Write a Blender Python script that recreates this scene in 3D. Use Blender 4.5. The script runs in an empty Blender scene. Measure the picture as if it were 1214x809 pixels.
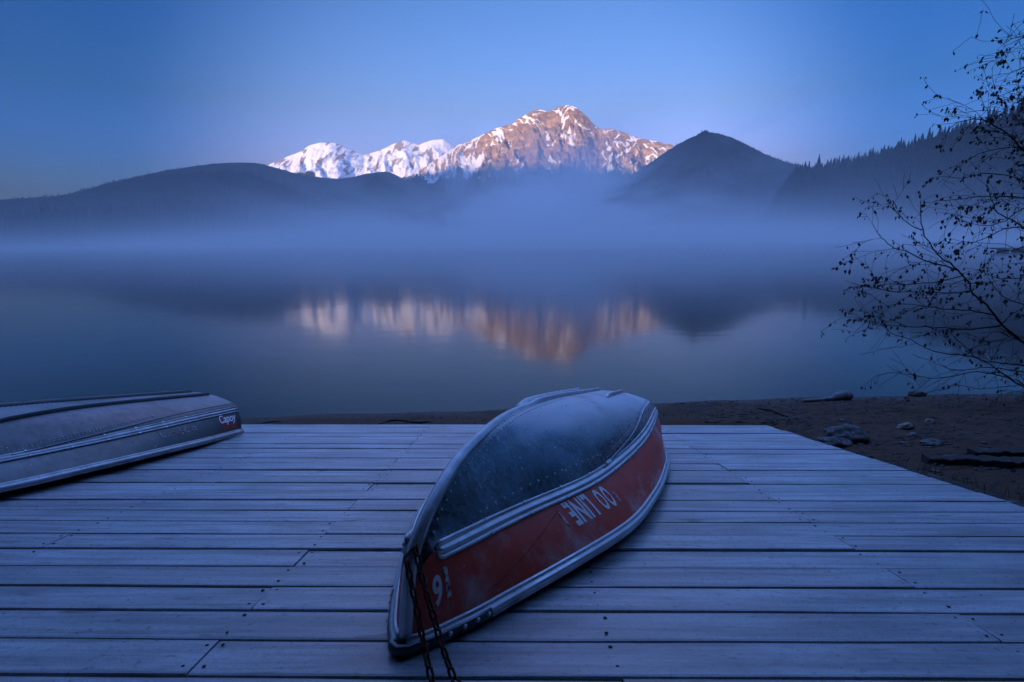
import bpy, bmesh, math, random
import numpy as np
from mathutils import Vector, Matrix, Quaternion

random.seed(7)
rng = np.random.default_rng(11)
SC = bpy.context.scene
COL = SC.collection
R = math.radians

# ------------------------------------------------------------------ camera
W, H, F = 1214.0, 809.0, 620.0          # the photograph's pixels, focal length in pixels
HC = 2.78                               # camera height above the lake
PITCH, ROLL = R(10.9), R(0.55)
cam_d = bpy.data.cameras.new('camera')
cam_d.sensor_width = 36.0
cam_d.lens = 36.0 * F / W
cam_d.clip_start = 0.05
cam_d.clip_end = 90000.0
cam = bpy.data.objects.new('camera', cam_d)
COL.objects.link(cam)
CAM_M = Matrix.Rotation(math.pi / 2 - PITCH, 3, 'X') @ Matrix.Rotation(-ROLL, 3, 'Z')
cam.matrix_world = Matrix.Translation((0, 0, HC)) @ CAM_M.to_4x4()
SC.camera = cam
CAM_P = Vector((0, 0, HC))

# ------------------------------------------------------------------ sky and sun
SUN_EL, SUN_AZ = R(5.0), R(180 + 28)    # azimuth from +Y (view direction) turning to +X; sun is behind, to the left
world = bpy.data.worlds.new('World')
SC.world = world
world.use_nodes = True
wn = world.node_tree
wn.nodes.clear()
sky = wn.nodes.new('ShaderNodeTexSky')
sky.sky_type = 'NISHITA'
sky.sun_disc = False
sky.sun_elevation = SUN_EL
sky.sun_rotation = SUN_AZ
sky.altitude = 1200
sky.air_density = 2.5
sky.dust_density = 0.0
sky.ozone_density = 8.0
tint = wn.nodes.new('ShaderNodeMix')
tint.data_type = 'RGBA'
tint.blend_type = 'MULTIPLY'
tint.inputs[0].default_value = 1.0
tint.inputs[7].default_value = (1.0, 0.88, 1.5, 1.0)      # cold white balance of the photograph
# the sky is brightest low down opposite the sun and deepens away from there
geo = wn.nodes.new('ShaderNodeTexCoord')
dot = wn.nodes.new('ShaderNodeVectorMath'); dot.operation = 'DOT_PRODUCT'
_c = Vector((0.0, 1.0, 0.14)).normalized()
dot.inputs[1].default_value = _c
wn.links.new(geo.outputs['Generated'], dot.inputs[0])
lob = wn.nodes.new('ShaderNodeMapRange'); lob.interpolation_type = 'SMOOTHERSTEP'
lob.inputs[1].default_value, lob.inputs[2].default_value = 0.80, 1.0
lob.inputs[3].default_value, lob.inputs[4].default_value = 0.0, 1.0
wn.links.new(dot.outputs['Value'], lob.inputs[0])
arch = wn.nodes.new('ShaderNodeMix'); arch.data_type = 'RGBA'
arch.inputs[6].default_value = (8.0, 8.0, 8.0, 1.0)
arch.inputs[7].default_value = (54.0, 21.0, 14.5, 1.0)
wn.links.new(lob.outputs[0], arch.inputs[0])
sxyz = wn.nodes.new('ShaderNodeSeparateXYZ'); wn.links.new(geo.outputs['Generated'], sxyz.inputs[0])
elr = wn.nodes.new('ShaderNodeValToRGB')
wn.links.new(sxyz.outputs[2], elr.inputs[0])
_st = ((0.0, (.26, .46, 1.65)), (.09, (.30, .45, 1.25)), (.22, (.27, .31, .55)), (.40, (.20, .24, .39)), (.6, (4.4, 1.62, 1.70)), (1.0, (8.0, 2.9, 2.9)))
while len(elr.color_ramp.elements) < len(_st): elr.color_ramp.elements.new(0.5)
for _e, (_p, _q) in zip(elr.color_ramp.elements, _st):
    _e.position = _p; _e.color = (_q[0] / 8, _q[1] / 8, _q[2] / 8, 1)
em = wn.nodes.new('ShaderNodeMix'); em.data_type = 'RGBA'; em.blend_type = 'MULTIPLY'; em.inputs[0].default_value = 1.0
wn.links.new(elr.outputs[0], em.inputs[6]); wn.links.new(arch.outputs[2], em.inputs[7])
wn.links.new(em.outputs[2], tint.inputs[7])
bg = wn.nodes.new('ShaderNodeBackground')
bg.inputs[1].default_value = 0.15
wo = wn.nodes.new('ShaderNodeOutputWorld')
wn.links.new(sky.outputs[0], tint.inputs[6])
wn.links.new(tint.outputs[2], bg.inputs[0])
wn.links.new(bg.outputs[0], wo.inputs[0])

sun_d = bpy.data.lights.new('sun', 'SUN')
sun_d.energy = 1.65
sun_d.angle = R(0.5)
sun_d.color = (1.0, 0.66, 0.38)
sun = bpy.data.objects.new('sun', sun_d)
COL.objects.link(sun)
sun_dir = Vector((math.sin(SUN_AZ) * math.cos(SUN_EL), math.cos(SUN_AZ) * math.cos(SUN_EL), math.sin(SUN_EL)))
sun.rotation_euler = (-sun_dir).to_track_quat('-Z', 'Y').to_euler()
sun.location = (0, -5, 60)

SC.view_settings.view_transform = 'Standard'
SC.view_settings.look = 'None'
SC.view_settings.exposure = 2.4
SC.view_settings.gamma = 1.0
SC.cycles.volume_bounces = 6
SC.cycles.volume_step_rate = 1.3
SC.cycles.max_bounces = 10
SC.cycles.diffuse_bounces = 3
SC.cycles.caustics_reflective = False
SC.cycles.caustics_refractive = False

# ------------------------------------------------------------------ frames and pixel helpers
def ray(px, py):
    v = CAM_M @ Vector(((px - W / 2) / F, -(py - H / 2) / F, -1.0))
    return v.normalized()

def on_z(px, py, z=0.0):
    v = ray(px, py)
    return CAM_P + v * ((z - HC) / v.z)

def at_y(px, py, y):
    v = ray(px, py)
    return CAM_P + v * (y / v.y)

HN = 1.18                               # camera height above the sloping deck, square to it
dk_y = ray(612, 400)
dk_x = (CAM_M @ Vector((1, 0, 0)))
dk_x = (dk_x - dk_y * dk_x.dot(dk_y)).normalized()
dk_z = dk_x.cross(dk_y).normalized()
DECK_O = CAM_P - dk_z * HN
DECK_M = Matrix(((dk_x.x, dk_y.x, dk_z.x, DECK_O.x), (dk_x.y, dk_y.y, dk_z.y, DECK_O.y),
                 (dk_x.z, dk_y.z, dk_z.z, DECK_O.z), (0, 0, 0, 1)))
DECK_I = DECK_M.inverted()

def deck(X, d, n=0.0):
    return DECK_M @ Vector((X, d, n))

# ------------------------------------------------------------------ object helpers
def tag(o, label=None, cat=None, group=None, kind=None):
    if label: o['label'] = label
    if cat: o['category'] = cat
    if group: o['group'] = group
    if kind: o['kind'] = kind
    return o

def mesh_data(name, verts, faces, smooth=False, uv=None):
    me = bpy.data.meshes.new(name)
    me.from_pydata([tuple(v) for v in verts], [], faces)
    me.update()
    if smooth:
        me.polygons.foreach_set('use_smooth', [True] * len(me.polygons))
    return me

def link(name, me, mat=None, parent=None):
    o = bpy.data.objects.new(name, me)
    COL.objects.link(o)
    if mat is not None and me is not None and not me.materials:
        me.materials.append(mat)
    if parent is not None:
        o.parent = parent
    return o

def empty(name, M=None):
    o = bpy.data.objects.new(name, None)
    COL.objects.link(o)
    o.empty_display_size = 0.1
    if M is not None:
        o.matrix_world = M
    return o

class MB:
    """collects geometry for one mesh"""
    def __init__(self):
        self.v, self.f = [], []
    def add(self, verts, faces):
        b = len(self.v)
        self.v += [tuple(p) for p in verts]
        self.f += [tuple(i + b for i in q) for q in faces]
    def box(self, c, s, M=None):
        x, y, z = s[0] / 2, s[1] / 2, s[2] / 2
        vs = [Vector((i * x, j * y, k * z)) for i in (-1, 1) for j in (-1, 1) for k in (-1, 1)]
        if M is not None: vs = [M @ p for p in vs]
        vs = [p + Vector(c) for p in vs]
        self.add(vs, [(0, 1, 3, 2), (4, 6, 7, 5), (0, 4, 5, 1), (2, 3, 7, 6), (0, 2, 6, 4), (1, 5, 7, 3)])
    def tube(self, pts, rad, n=6, cap=True):
        pts = [Vector(p) for p in pts]
        rings = []
        up = None
        for i, p in enumerate(pts):
            t = (pts[min(i + 1, len(pts) - 1)] - pts[max(i - 1, 0)])
            if t.length < 1e-9: t = Vector((0, 0, 1))
            t.normalize()
            if up is None:
                up = Vector((0, 0, 1)) if abs(t.z) < 0.9 else Vector((1, 0, 0))
            a = t.cross(up)
            if a.length < 1e-6: a = t.orthogonal()
            a.normalize()
            up = a.cross(t).normalized()
            r = rad[i] if hasattr(rad, '__len__') else rad
            rings.append([p + (a * math.cos(2 * math.pi * k / n) + up * math.sin(2 * math.pi * k / n)) * r for k in range(n)])
        vs = [q for rg in rings for q in rg]
        fs = []
        for i in range(len(pts) - 1):
            for k in range(n):
                fs.append((i * n + k, i * n + (k + 1) % n, (i + 1) * n + (k + 1) % n, (i + 1) * n + k))
        if cap:
            fs.append(tuple(range(n))[::-1])
            fs.append(tuple((len(pts) - 1) * n + k for k in range(n)))
        self.add(vs, fs)
    def sweep(self, pts, outs, ups, prof, closed=True):
        """profile points (out, up) swept along pts"""
        m = len(prof)
        vs = []
        for p, o, u in zip(pts, outs, ups):
            vs += [Vector(p) + Vector(o) * a + Vector(u) * b for a, b in prof]
        fs = []
        for i in range(len(pts) - 1):
            for k in range(m if closed else m - 1):
                k2 = (k + 1) % m
                fs.append((i * m + k, i * m + k2, (i + 1) * m + k2, (i + 1) * m + k))
        fs.append(tuple(range(m))[::-1])
        fs.append(tuple((len(pts) - 1) * m + k for k in range(m)))
        self.add(vs, fs)
    def dome(self, c, nrm, r, h=None, n=6):
        nrm = Vector(nrm).normalized()
        a = nrm.orthogonal().normalized(); b = nrm.cross(a)
        h = h or r * 0.5
        c = Vector(c)
        vs = [c + (a * math.cos(2 * math.pi * k / n) + b * math.sin(2 * math.pi * k / n)) * r for k in range(n)]
        vs += [c + nrm * h * 0.75 + (a * math.cos(2 * math.pi * k / n) + b * math.sin(2 * math.pi * k / n)) * r * .6 for k in range(n)]
        vs.append(c + nrm * h)
        fs = [(k, (k + 1) % n, n + (k + 1) % n, n + k) for k in range(n)]
        fs += [(n + k, n + (k + 1) % n, 2 * n) for k in range(n)]
        self.add(vs, fs)
    def build(self, name, mat, parent=None, smooth=False, fix=False):
        me = mesh_data(name, self.v, self.f, smooth)
        if fix:
            bm = bmesh.new(); bm.from_mesh(me)
            bmesh.ops.recalc_face_normals(bm, faces=bm.faces)
            bm.to_mesh(me); bm.free()
        return link(name, me, mat, parent)

# ------------------------------------------------------------------ numpy noise
def _hash(ix, iy, seed):
    h = (ix.astype(np.int64) * 374761393 + iy.astype(np.int64) * 668265263 + seed * 1442695041) & 0x7fffffff
    h = (h ^ (h >> 13)) * 1274126177 & 0x7fffffff
    return ((h ^ (h >> 16)) & 0xffff) / 65535.0

def vnoise(x, y, seed=0):
    x = np.asarray(x, float); y = np.asarray(y, float)
    ix, iy = np.floor(x), np.floor(y)
    fx, fy = x - ix, y - iy
    out = 0
    gs = []
    for dx in (0, 1):
        for dy in (0, 1):
            a = _hash(ix + dx, iy + dy, seed) * 2 * math.pi
            gs.append(np.cos(a) * (fx - dx) + np.sin(a) * (fy - dy))
    u = fx ** 3 * (fx * (fx * 6 - 15) + 10); v = fy ** 3 * (fy * (fy * 6 - 15) + 10)
    return (gs[0] * (1 - v) + gs[1] * v) * (1 - u) + (gs[2] * (1 - v) + gs[3] * v) * u

def fbm(x, y, o=5, seed=0, gain=0.5):
    s, a = 0, 1.0
    for i in range(o):
        s = s + a * vnoise(x * 2 ** i, y * 2 ** i, seed + i * 17); a *= gain
    return s

def ridged(x, y, o=5, seed=0, gain=0.5):
    s, a, tot = 0, 1.0, 0
    for i in range(o):
        s = s + a * (1 - np.abs(vnoise(x * 2 ** i, y * 2 ** i, seed + i * 17)) * 2); tot += a; a *= gain
    return s / tot

def sstep(a, b, x):
    t = np.clip((x - a) / (b - a), 0, 1)
    return t * t * (3 - 2 * t)

def spline(xs, ys, x):
    """cubic Hermite with limited slopes"""
    xs = np.asarray(xs, float); ys = np.asarray(ys, float); x = np.asarray(x, float)
    d = np.diff(ys) / np.diff(xs)
    m = np.zeros_like(ys)
    m[0], m[-1] = d[0], d[-1]
    for i in range(1, len(xs) - 1):
        if d[i - 1] * d[i] > 0:
            h0, h1 = xs[i] - xs[i - 1], xs[i + 1] - xs[i]
            m[i] = (d[i - 1] * h1 + d[i] * h0) / (h0 + h1)
    k = np.clip(np.searchsorted(xs, x) - 1, 0, len(xs) - 2)
    h = xs[k + 1] - xs[k]
    t = np.clip((x - xs[k]) / h, 0, 1)
    return ((2 * t ** 3 - 3 * t ** 2 + 1) * ys[k] + (t ** 3 - 2 * t ** 2 + t) * h * m[k]
            + (-2 * t ** 3 + 3 * t ** 2) * ys[k + 1] + (t ** 3 - t ** 2) * h * m[k + 1])

# ------------------------------------------------------------------ materials
class NT:
    """small node-tree builder"""
    def __init__(self, name):
        self.m = bpy.data.materials.new(name)
        self.m.use_nodes = True
        self.t = self.m.node_tree
        self.t.nodes.clear()
        self.out = self.t.nodes.new('ShaderNodeOutputMaterial')
    def n(self, typ, **kw):
        nd = self.t.nodes.new(typ)
        for k, v in kw.items():
            setattr(nd, k, v)
        return nd
    def l(self, a, b):
        self.t.links.new(a, b)
    def put(self, sock, v):
        if hasattr(v, 'is_linked') or isinstance(v, bpy.types.NodeSocket): self.l(v, sock)
        else:
            if isinstance(v, (tuple, list)) and len(v) == 3 and sock.type == 'RGBA': v = (*v, 1)
            sock.default_value = v
    def coord(self, kind='Object', scale=(1, 1, 1), rot=(0, 0, 0)):
        c = self.n('ShaderNodeTexCoord')
        mp = self.n('ShaderNodeMapping')
        mp.inputs['Scale'].default_value = scale
        mp.inputs['Rotation'].default_value = rot
        self.l(c.outputs[kind], mp.inputs[0])
        return mp.outputs[0]
    def pos(self, scale=(1, 1, 1)):
        g = self.n('ShaderNodeNewGeometry')
        mp = self.n('ShaderNodeMapping')
        mp.inputs['Scale'].default_value = scale
        self.l(g.outputs['Position'], mp.inputs[0])
        return mp.outputs[0]
    def noise(self, vec, scale=1, detail=5, rough=0.55, dist=0.0):
        x = self.n('ShaderNodeTexNoise')
        x.inputs['Scale'].default_value = scale
        x.inputs['Detail'].default_value = detail
        x.inputs['Roughness'].default_value = rough
        x.inputs['Distortion'].default_value = dist
        if vec is not None: self.l(vec, x.inputs['Vector'])
        return x.outputs[0]
    def ramp(self, v, a, b, lo=0.0, hi=1.0):
        x = self.n('ShaderNodeMapRange', interpolation_type='SMOOTHSTEP')
        self.put(x.inputs[0], v)
        x.inputs[1].default_value, x.inputs[2].default_value = a, b
        self.put(x.inputs[3], lo); self.put(x.inputs[4], hi)
        return x.outputs[0]
    def math(self, op, a, b=0.0):
        x = self.n('ShaderNodeMath', operation=op)
        self.put(x.inputs[0], a); self.put(x.inputs[1], b)
        return x.outputs[0]
    def mix(self, f, a, b, mode='MIX'):
        x = self.n('ShaderNodeMix', data_type='RGBA', blend_type=mode)
        self.put(x.inputs[0], f); self.put(x.inputs[6], a); self.put(x.inputs[7], b)
        return x.outputs[2]
    def bump(self, h, strength=0.3, dist=0.01, normal=None):
        x = self.n('ShaderNodeBump')
        x.inputs['Strength'].default_value = strength
        x.inputs['Distance'].default_value = dist
        self.l(h, x.inputs['Height'])
        if normal is not None: self.l(normal, x.inputs['Normal'])
        return x.outputs[0]
    def bsdf(self, color, rough=0.6, metal=0.0, normal=None, spec=0.5, **kw):
        p = self.n('ShaderNodeBsdfPrincipled')
        self.put(p.inputs['Base Color'], color)
        self.put(p.inputs['Roughness'], rough)
        self.put(p.inputs['Metallic'], metal)
        self.put(p.inputs['Specular IOR Level'], spec)
        for k, v in kw.items(): self.put(p.inputs[k.replace('_', ' ')], v)
        if normal is not None: self.l(normal, p.inputs['Normal'])
        self.l(p.outputs[0], self.out.inputs[0])
        return p
    def up(self):
        g = self.n('ShaderNodeNewGeometry')
        s = self.n('ShaderNodeSeparateXYZ')
        self.l(g.outputs['Normal'], s.inputs[0])
        return s.outputs[2]
    def attr(self, name):
        a = self.n('ShaderNodeAttribute', attribute_name=name)
        return a.outputs['Fac']
    def rand(self):
        return self.n('ShaderNodeObjectInfo').outputs['Random']

M = {}

def mk_materials():
    # frosted deck planks
    t = NT('frosted_wood')
    rnd = t.rand()
    c = t.n('ShaderNodeTexCoord').outputs['Object']
    cmb = t.n('ShaderNodeCombineXYZ')
    t.put(cmb.inputs[0], t.math('MULTIPLY', rnd, 37.0)); t.put(cmb.inputs[1], t.math('MULTIPLY', rnd, 11.0))
    ad = t.n('ShaderNodeVectorMath', operation='ADD'); t.l(c, ad.inputs[0]); t.l(cmb.outputs[0], ad.inputs[1])
    def sc(s):
        mp = t.n('ShaderNodeMapping'); mp.inputs['Scale'].default_value = s; t.l(ad.outputs[0], mp.inputs[0]); return mp.outputs[0]
    grain = t.noise(sc((1.6, 34, 34)), 1, 8, 0.7, 0.4)
    blot = t.noise(sc((1.3, 3.0, 3.0)), 1, 6, 0.6)
    fine = t.noise(sc((150, 170, 170)), 1, 3, 0.6)
    spk = t.noise(sc((30, 42, 42)), 1, 6, 0.72)
    wood = t.mix(grain, (0.050, 0.044, 0.042), (0.17, 0.15, 0.14))
    frost = t.ramp(blot, 0.28, 0.62, 0.5, 1.0)
    frost = t.math('MULTIPLY', frost, t.ramp(grain, 0.27, 0.52, 0.5, 1.0))
    frost = t.math('MULTIPLY', frost, t.ramp(spk, 0.25, 0.55, 0.55, 1.0))
    frost = t.math('MULTIPLY', frost, t.ramp(rnd, 0.0, 1.0, 0.78, 1.0))
    # bare worn knots and scuffs
    knot = t.ramp(t.noise(sc((3.2, 11.0, 11.0)), 1, 2, 0.5), 0.65, 0.75, 1.0, 0.25)
    frost = t.math('MULTIPLY', frost, knot)
    sy = t.n('ShaderNodeSeparateXYZ'); t.l(c, sy.inputs[0])
    wob = t.math('MULTIPLY', t.math('SUBTRACT', t.noise(sc((4, 0.5, 0.5)), 1, 4, 0.6), 0.5), 0.035)
    yy = t.math('ADD', sy.outputs[1], wob)
    edge = t.math('MULTIPLY', t.ramp(yy, 0.0, 0.024, 0.55, 1.0), t.ramp(yy, 0.190, 0.218, 1.0, 0.55))
    frost = t.math('MULTIPLY', frost, edge)
    frost = t.math('MULTIPLY', frost, t.ramp(fine, 0.34, 0.62, 0.72, 1.0))
    streak = t.ramp(t.noise(sc((0.7, 16, 16)), 1, 5, 0.6, 0.3), 0.36, 0.60, 0.55, 1.0)
    frost = t.math('MULTIPLY', frost, streak)
    col = t.mix(frost, wood, (0.66, 0.69, 0.74))
    h = t.math('ADD', t.math('MULTIPLY', grain, 0.8), t.math('MULTIPLY', fine, 0.35))
    h = t.math('ADD', h, t.math('MULTIPLY', spk, 0.5))
    t.bsdf(col, t.ramp(spk, 0.3, 0.7, 0.26, 0.42), 0, t.bump(h, 0.30, 0.005), 0.9)
    M['deck'] = t.m
    # dark structural timber / weathered beams
    t = NT('weathered_timber')
    g = t.noise(t.coord('Object', (2, 30, 30)), 1, 8, 0.65, 0.5)
    b = t.noise(t.coord('Object', (3, 3, 3)), 1, 5)
    col = t.mix(g, (0.022, 0.018, 0.016), (0.085, 0.07, 0.062))
    col = t.mix(t.math('MULTIPLY', t.ramp(b, 0.5, 0.7), t.ramp(t.up(), 0.4, 0.9, 0.0, 0.5)), col, (0.45, 0.48, 0.52))
    t.bsdf(col, 0.85, 0, t.bump(g, 0.6, 0.01), 0.2)
    M['timber'] = t.m
    # screws and holes
    t = NT('dark_screw')
    t.bsdf((0.016, 0.013, 0.013), 0.55, 0.6)
    M['screw'] = t.m
    # aluminium with frost settling on what faces the sky
    def alu(name, base, frost_lo, frost_hi, frost_max, rough, dirt):
        t = NT(name)
        p = t.coord('Object')
        a = t.noise(p, 2.2, 7, 0.6, 0.6)
        b = t.noise(p, 38, 6, 0.7)
        s = t.noise(t.coord('Object', (1.2, 30, 30)), 1, 4, 0.6)
        d = t.noise(p, 7, 8, 0.65)
        fr = t.math('MULTIPLY', t.ramp(t.up(), frost_lo, frost_hi), t.ramp(a, 0.3, 0.62, 0.35, 1.0))
        fr = t.math('MULTIPLY', fr, t.ramp(b, 0.2, 0.6, 0.75, 1.0))
        fr = t.math('MULTIPLY', fr, frost_max)
        # loose crystals everywhere
        cr = t.math('MULTIPLY', t.ramp(t.noise(p, 24, 3, 0.5), 0.66, 0.76), 0.22)
        fr = t.math('MAXIMUM', fr, cr)
        col = t.mix(t.ramp(d, 0.35, 0.7, 0.0, dirt), base, (0.10, 0.095, 0.09))
        col = t.mix(fr, col, (0.68, 0.72, 0.78))
        ro = t.math('ADD', t.ramp(s, 0.3, 0.7, rough - 0.07, rough + 0.1), t.math('MULTIPLY', fr, 0.35))
        me = t.math('SUBTRACT', 0.92, t.math('MULTIPLY', fr, 0.92))
        hh = t.math('ADD', t.math('MULTIPLY', a, 0.9), t.math('MULTIPLY', b, 0.06))
        t.bsdf(col, ro, me, t.bump(hh, 0.10, 0.02), 0.4)
        return t.m
    M['alu'] = alu('frosted_aluminium', (0.22, 0.245, 0.28), 0.72, 0.965, 0.95, 0.26, 0.5)
    M['alu_rail'] = alu('aluminium_rail', (0.66, 0.68, 0.70), 0.5, 0.95, 0.6, 0.36, 0.30)
    M['alu_dull'] = alu('dull_aluminium', (0.115, 0.12, 0.12), 0.78, 1.0, 0.40, 0.40, 0.6)
    M['alu_rail_dull'] = alu('dull_rail', (0.34, 0.35, 0.36), 0.5, 0.95, 0.45, 0.38, 0.45)
    M['alu_dark'] = alu('dark_cap_metal', (0.10, 0.105, 0.115), 0.6, 1.0, 0.35, 0.45, 0.6)
    # painted red side, rubbed through to pale primer
    t = NT('worn_red_paint')
    p = t.coord('Object')
    a = t.noise(p, 3.2, 8, 0.62, 0.4)
    b = t.noise(p, 26, 6, 0.7)
    s = t.noise(t.coord('Object', (1.5, 18, 18)), 1, 6, 0.65)
    sx = t.n('ShaderNodeSeparateXYZ'); t.l(t.n('ShaderNodeTexCoord').outputs['Object'], sx.inputs[0])
    along = t.ramp(sx.outputs[1], 1.3, 3.4, 0.0, 0.17)
    low = t.ramp(sx.outputs[2], 0.07, 0.26, 0.12, 0.0)
    wv = t.math('ADD', t.math('ADD', a, along), low)
    wear = t.ramp(wv, 0.56, 0.82, 0.0, 0.7)
    wear = t.math('MULTIPLY', wear, t.ramp(b, 0.3, 0.6, 0.4, 1.0))
    chip = t.math('MULTIPLY', t.ramp(b, 0.64, 0.7), 0.6)
    wear = t.math('MAXIMUM', wear, chip)
    red = t.mix(s, (0.60, 0.055, 0.030), (0.88, 0.11, 0.058))
    col = t.mix(wear, red, (0.66, 0.58, 0.56))
    t.bsdf(col, t.ramp(a, 0.3, 0.7, 0.38, 0.6), t.math('MULTIPLY', wear, 0.2), t.bump(t.math('ADD', a, t.math('MULTIPLY', b, 0.15)), 0.2, 0.01), 0.45)
    M['red'] = t.m
    def worn_ink(name, ink, under, lo, hi, scale=45):
        t = NT(name)
        p = t.coord('Object')
        b = t.noise(p, scale, 5, 0.7)
        t.bsdf(t.mix(t.ramp(b, lo, hi), under, ink), 0.55)
        return t.m
    M['white_ink'] = worn_ink('worn_white_letters', (0.92, 0.88, 0.88), (0.40, 0.05, 0.04), 0.30, 0.42)
    M['white_faint'] = worn_ink('faint_white_letters', (0.78, 0.72, 0.72), (0.40, 0.05, 0.03), 0.42, 0.58)
    M['red_sticker'] = worn_ink('red_sticker', (0.30, 0.03, 0.025), (0.28, 0.20, 0.20), 0.30, 0.46, 30)
    M['red_letters'] = worn_ink('worn_red_letters', (0.16, 0.035, 0.035), (0.28, 0.28, 0.29), 0.44, 0.56, 40)
    # rusty chain
    t = NT('rusty_iron')
    b = t.noise(t.coord('Object'), 55, 6, 0.7)
    t.bsdf(t.mix(b, (0.035, 0.020, 0.014), (0.17, 0.065, 0.034)), 0.75, 0.35, t.bump(b, 0.6, 0.003))
    M['rust'] = t.m
    # sand
    t = NT('sand')
    p = t.pos()
    a = t.noise(p, 0.9, 8, 0.6, 0.3)
    b = t.noise(t.pos((1.4, 4.5, 4)), 2.6, 7, 0.7, 0.8)
    g = t.noise(p, 70, 4, 0.7)
    col = t.mix(a, (0.078, 0.043, 0.026), (0.155, 0.090, 0.055))
    col = t.mix(t.ramp(b, 0.55, 0.68, 0.0, 0.85), col, (0.022, 0.014, 0.010))
    col = t.mix(t.ramp(g, 0.58, 0.72, 0.0, 0.5), col, (0.06, 0.05, 0.045))
    sz = t.n('ShaderNodeSeparateXYZ'); t.l(t.n('ShaderNodeNewGeometry').outputs['Position'], sz.inputs[0])
    wet = t.ramp(sz.outputs[2], 0.02, 0.075, 1.0, 0.0)
    col = t.mix(t.math('MULTIPLY', wet, 0.55), col, (0.035, 0.027, 0.024))
    hh = t.math('ADD', t.math('MULTIPLY', b, 0.8), t.math('MULTIPLY', g, 0.25))
    t.bsdf(col, t.math('SUBTRACT', 0.92, t.math('MULTIPLY', wet, 0.4)), 0, t.bump(hh, 1.0, 0.06), 0.2)
    M['sand'] = t.m
    # lake
    t = NT('lake_water')
    p = t.pos((1, 1, 1))
    a = t.noise(t.pos((0.5, 1.3, 1)), 1.0, 4, 0.5)
    b = t.noise(t.pos((0.05, 0.11, 1)), 1.0, 3, 0.5)
    h = t.math('ADD', a, t.math('MULTIPLY', b, 4.0))
    sh = t.n('ShaderNodeSeparateXYZ'); t.l(t.n('ShaderNodeNewGeometry').outputs['Position'], sh.inputs[0])
    shore = t.ramp(t.math('SUBTRACT', sh.outputs[1], t.math('MULTIPLY', sh.outputs[0], 0.1)), 8.0, 17.0, 1.0, 0.0)
    col = t.mix(shore, (0.004, 0.006, 0.009), (0.026, 0.019, 0.017))
    t.bsdf(col, 0.09, 0, t.bump(h, 0.08, 0.03), 0.42, IOR=1.333)
    M['water'] = t.m
    # mountain rock and snow
    def rock(name, ra, rb, rc, snow, sh):
        t = NT(name)
        p = t.pos()
        a = t.noise(p, 0.006, 8, 0.62, 0.5)
        b = t.noise(t.pos((0.004, 0.004, 0.02)), 1.0, 8, 0.6, 0.4)
        col = t.mix(t.ramp(a, 0.35, 0.62), ra, rb)
        col = t.mix(t.ramp(b, 0.48, 0.64), col, rc)
        f = t.noise(p, 0.032, 6, 0.75)
        s = t.math('ADD', t.attr('snow'), t.math('MULTIPLY', t.math('SUBTRACT', f, 0.5), 0.55))
        s = t.ramp(s, 0.42, 0.60)
        col = t.mix(s, col, snow)
        tr = t.ramp(t.math('ADD', t.attr('forest'), t.math('MULTIPLY', t.math('SUBTRACT', f, 0.5), 0.7)), 0.4, 0.6)
        col = t.mix(tr, col, (0.020, 0.026, 0.028))
        t.bsdf(col, 0.9, 0, t.bump(t.math('ADD', a, t.math('MULTIPLY', f, 0.5)), 0.5, sh), 0.1)
        return t.m
    M['rock'] = rock('mountain_rock', (0.22, 0.145, 0.095), (0.32, 0.215, 0.135), (0.50, 0.325, 0.165), (0.80, 0.82, 0.86), 30)
    M['rock2'] = rock('snow_range_rock', (0.24, 0.23, 0.24), (0.32, 0.30, 0.30), (0.30, 0.27, 0.26), (0.82, 0.84, 0.88), 40)
    t = NT('forest_floor')
    p = t.pos()
    a = t.noise(p, 0.01, 8, 0.65)
    b = t.noise(t.pos((0.12, 0.12, 0.03)), 1.0, 4, 0.7)
    col = t.mix(a, (0.016, 0.021, 0.022), (0.040, 0.046, 0.044))
    col = t.mix(t.ramp(b, 0.4, 0.65), (0.012, 0.016, 0.017), col)
    t.bsdf(col, 0.95, 0, t.bump(b, 0.8, 4.0), 0.1)
    M['forest_floor'] = t.m
    t = NT('conifer_needles')
    a = t.noise(t.pos(), 0.05, 4, 0.6)
    t.bsdf(t.mix(a, (0.016, 0.022, 0.022), (0.045, 0.052, 0.046)), 0.9, 0, None, 0.15)
    M['needles'] = t.m
    t = NT('bark')
    a = t.noise(t.coord('Object', (6, 6, 1.5)), 2.0, 6, 0.7)
    t.bsdf(t.mix(a, (0.020, 0.016, 0.014), (0.055, 0.044, 0.038)), 0.9, 0, t.bump(a, 0.5, 0.01), 0.2)
    M['bark'] = t.m
    t = NT('withered_leaf')
    a = t.noise(t.pos(), 9, 3, 0.6)
    t.bsdf(t.mix(a, (0.018, 0.012, 0.009), (0.050, 0.032, 0.020)), 0.8, 0, None, 0.25)
    M['leaf'] = t.m
    def stone(name, a1, a2):
        t = NT(name)
        a = t.noise(t.coord('Object'), 5, 8, 0.65, 0.3)
        f = t.noise(t.coord('Object'), 40, 4, 0.7)
        col = t.mix(a, a1, a2)
        col = t.mix(t.math('MULTIPLY', t.ramp(t.up(), 0.6, 1.0), t.ramp(f, 0.45, 0.7, 0.0, 0.35)), col, (0.6, 0.62, 0.66))
        t.bsdf(col, 0.85, 0, t.bump(t.math('ADD', a, t.math('MULTIPLY', f, 0.3)), 0.5, 0.02), 0.3)
        return t.m
    M['stone'] = stone('grey_stone', (0.055, 0.048, 0.045), (0.13, 0.115, 0.105))
    M['stone_dark'] = stone('dark_stone', (0.035, 0.032, 0.032), (0.09, 0.082, 0.08))
    M['stone_pale'] = stone('pale_stone', (0.16, 0.125, 0.10), (0.30, 0.25, 0.20))
    t = NT('pale_driftwood')
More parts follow.
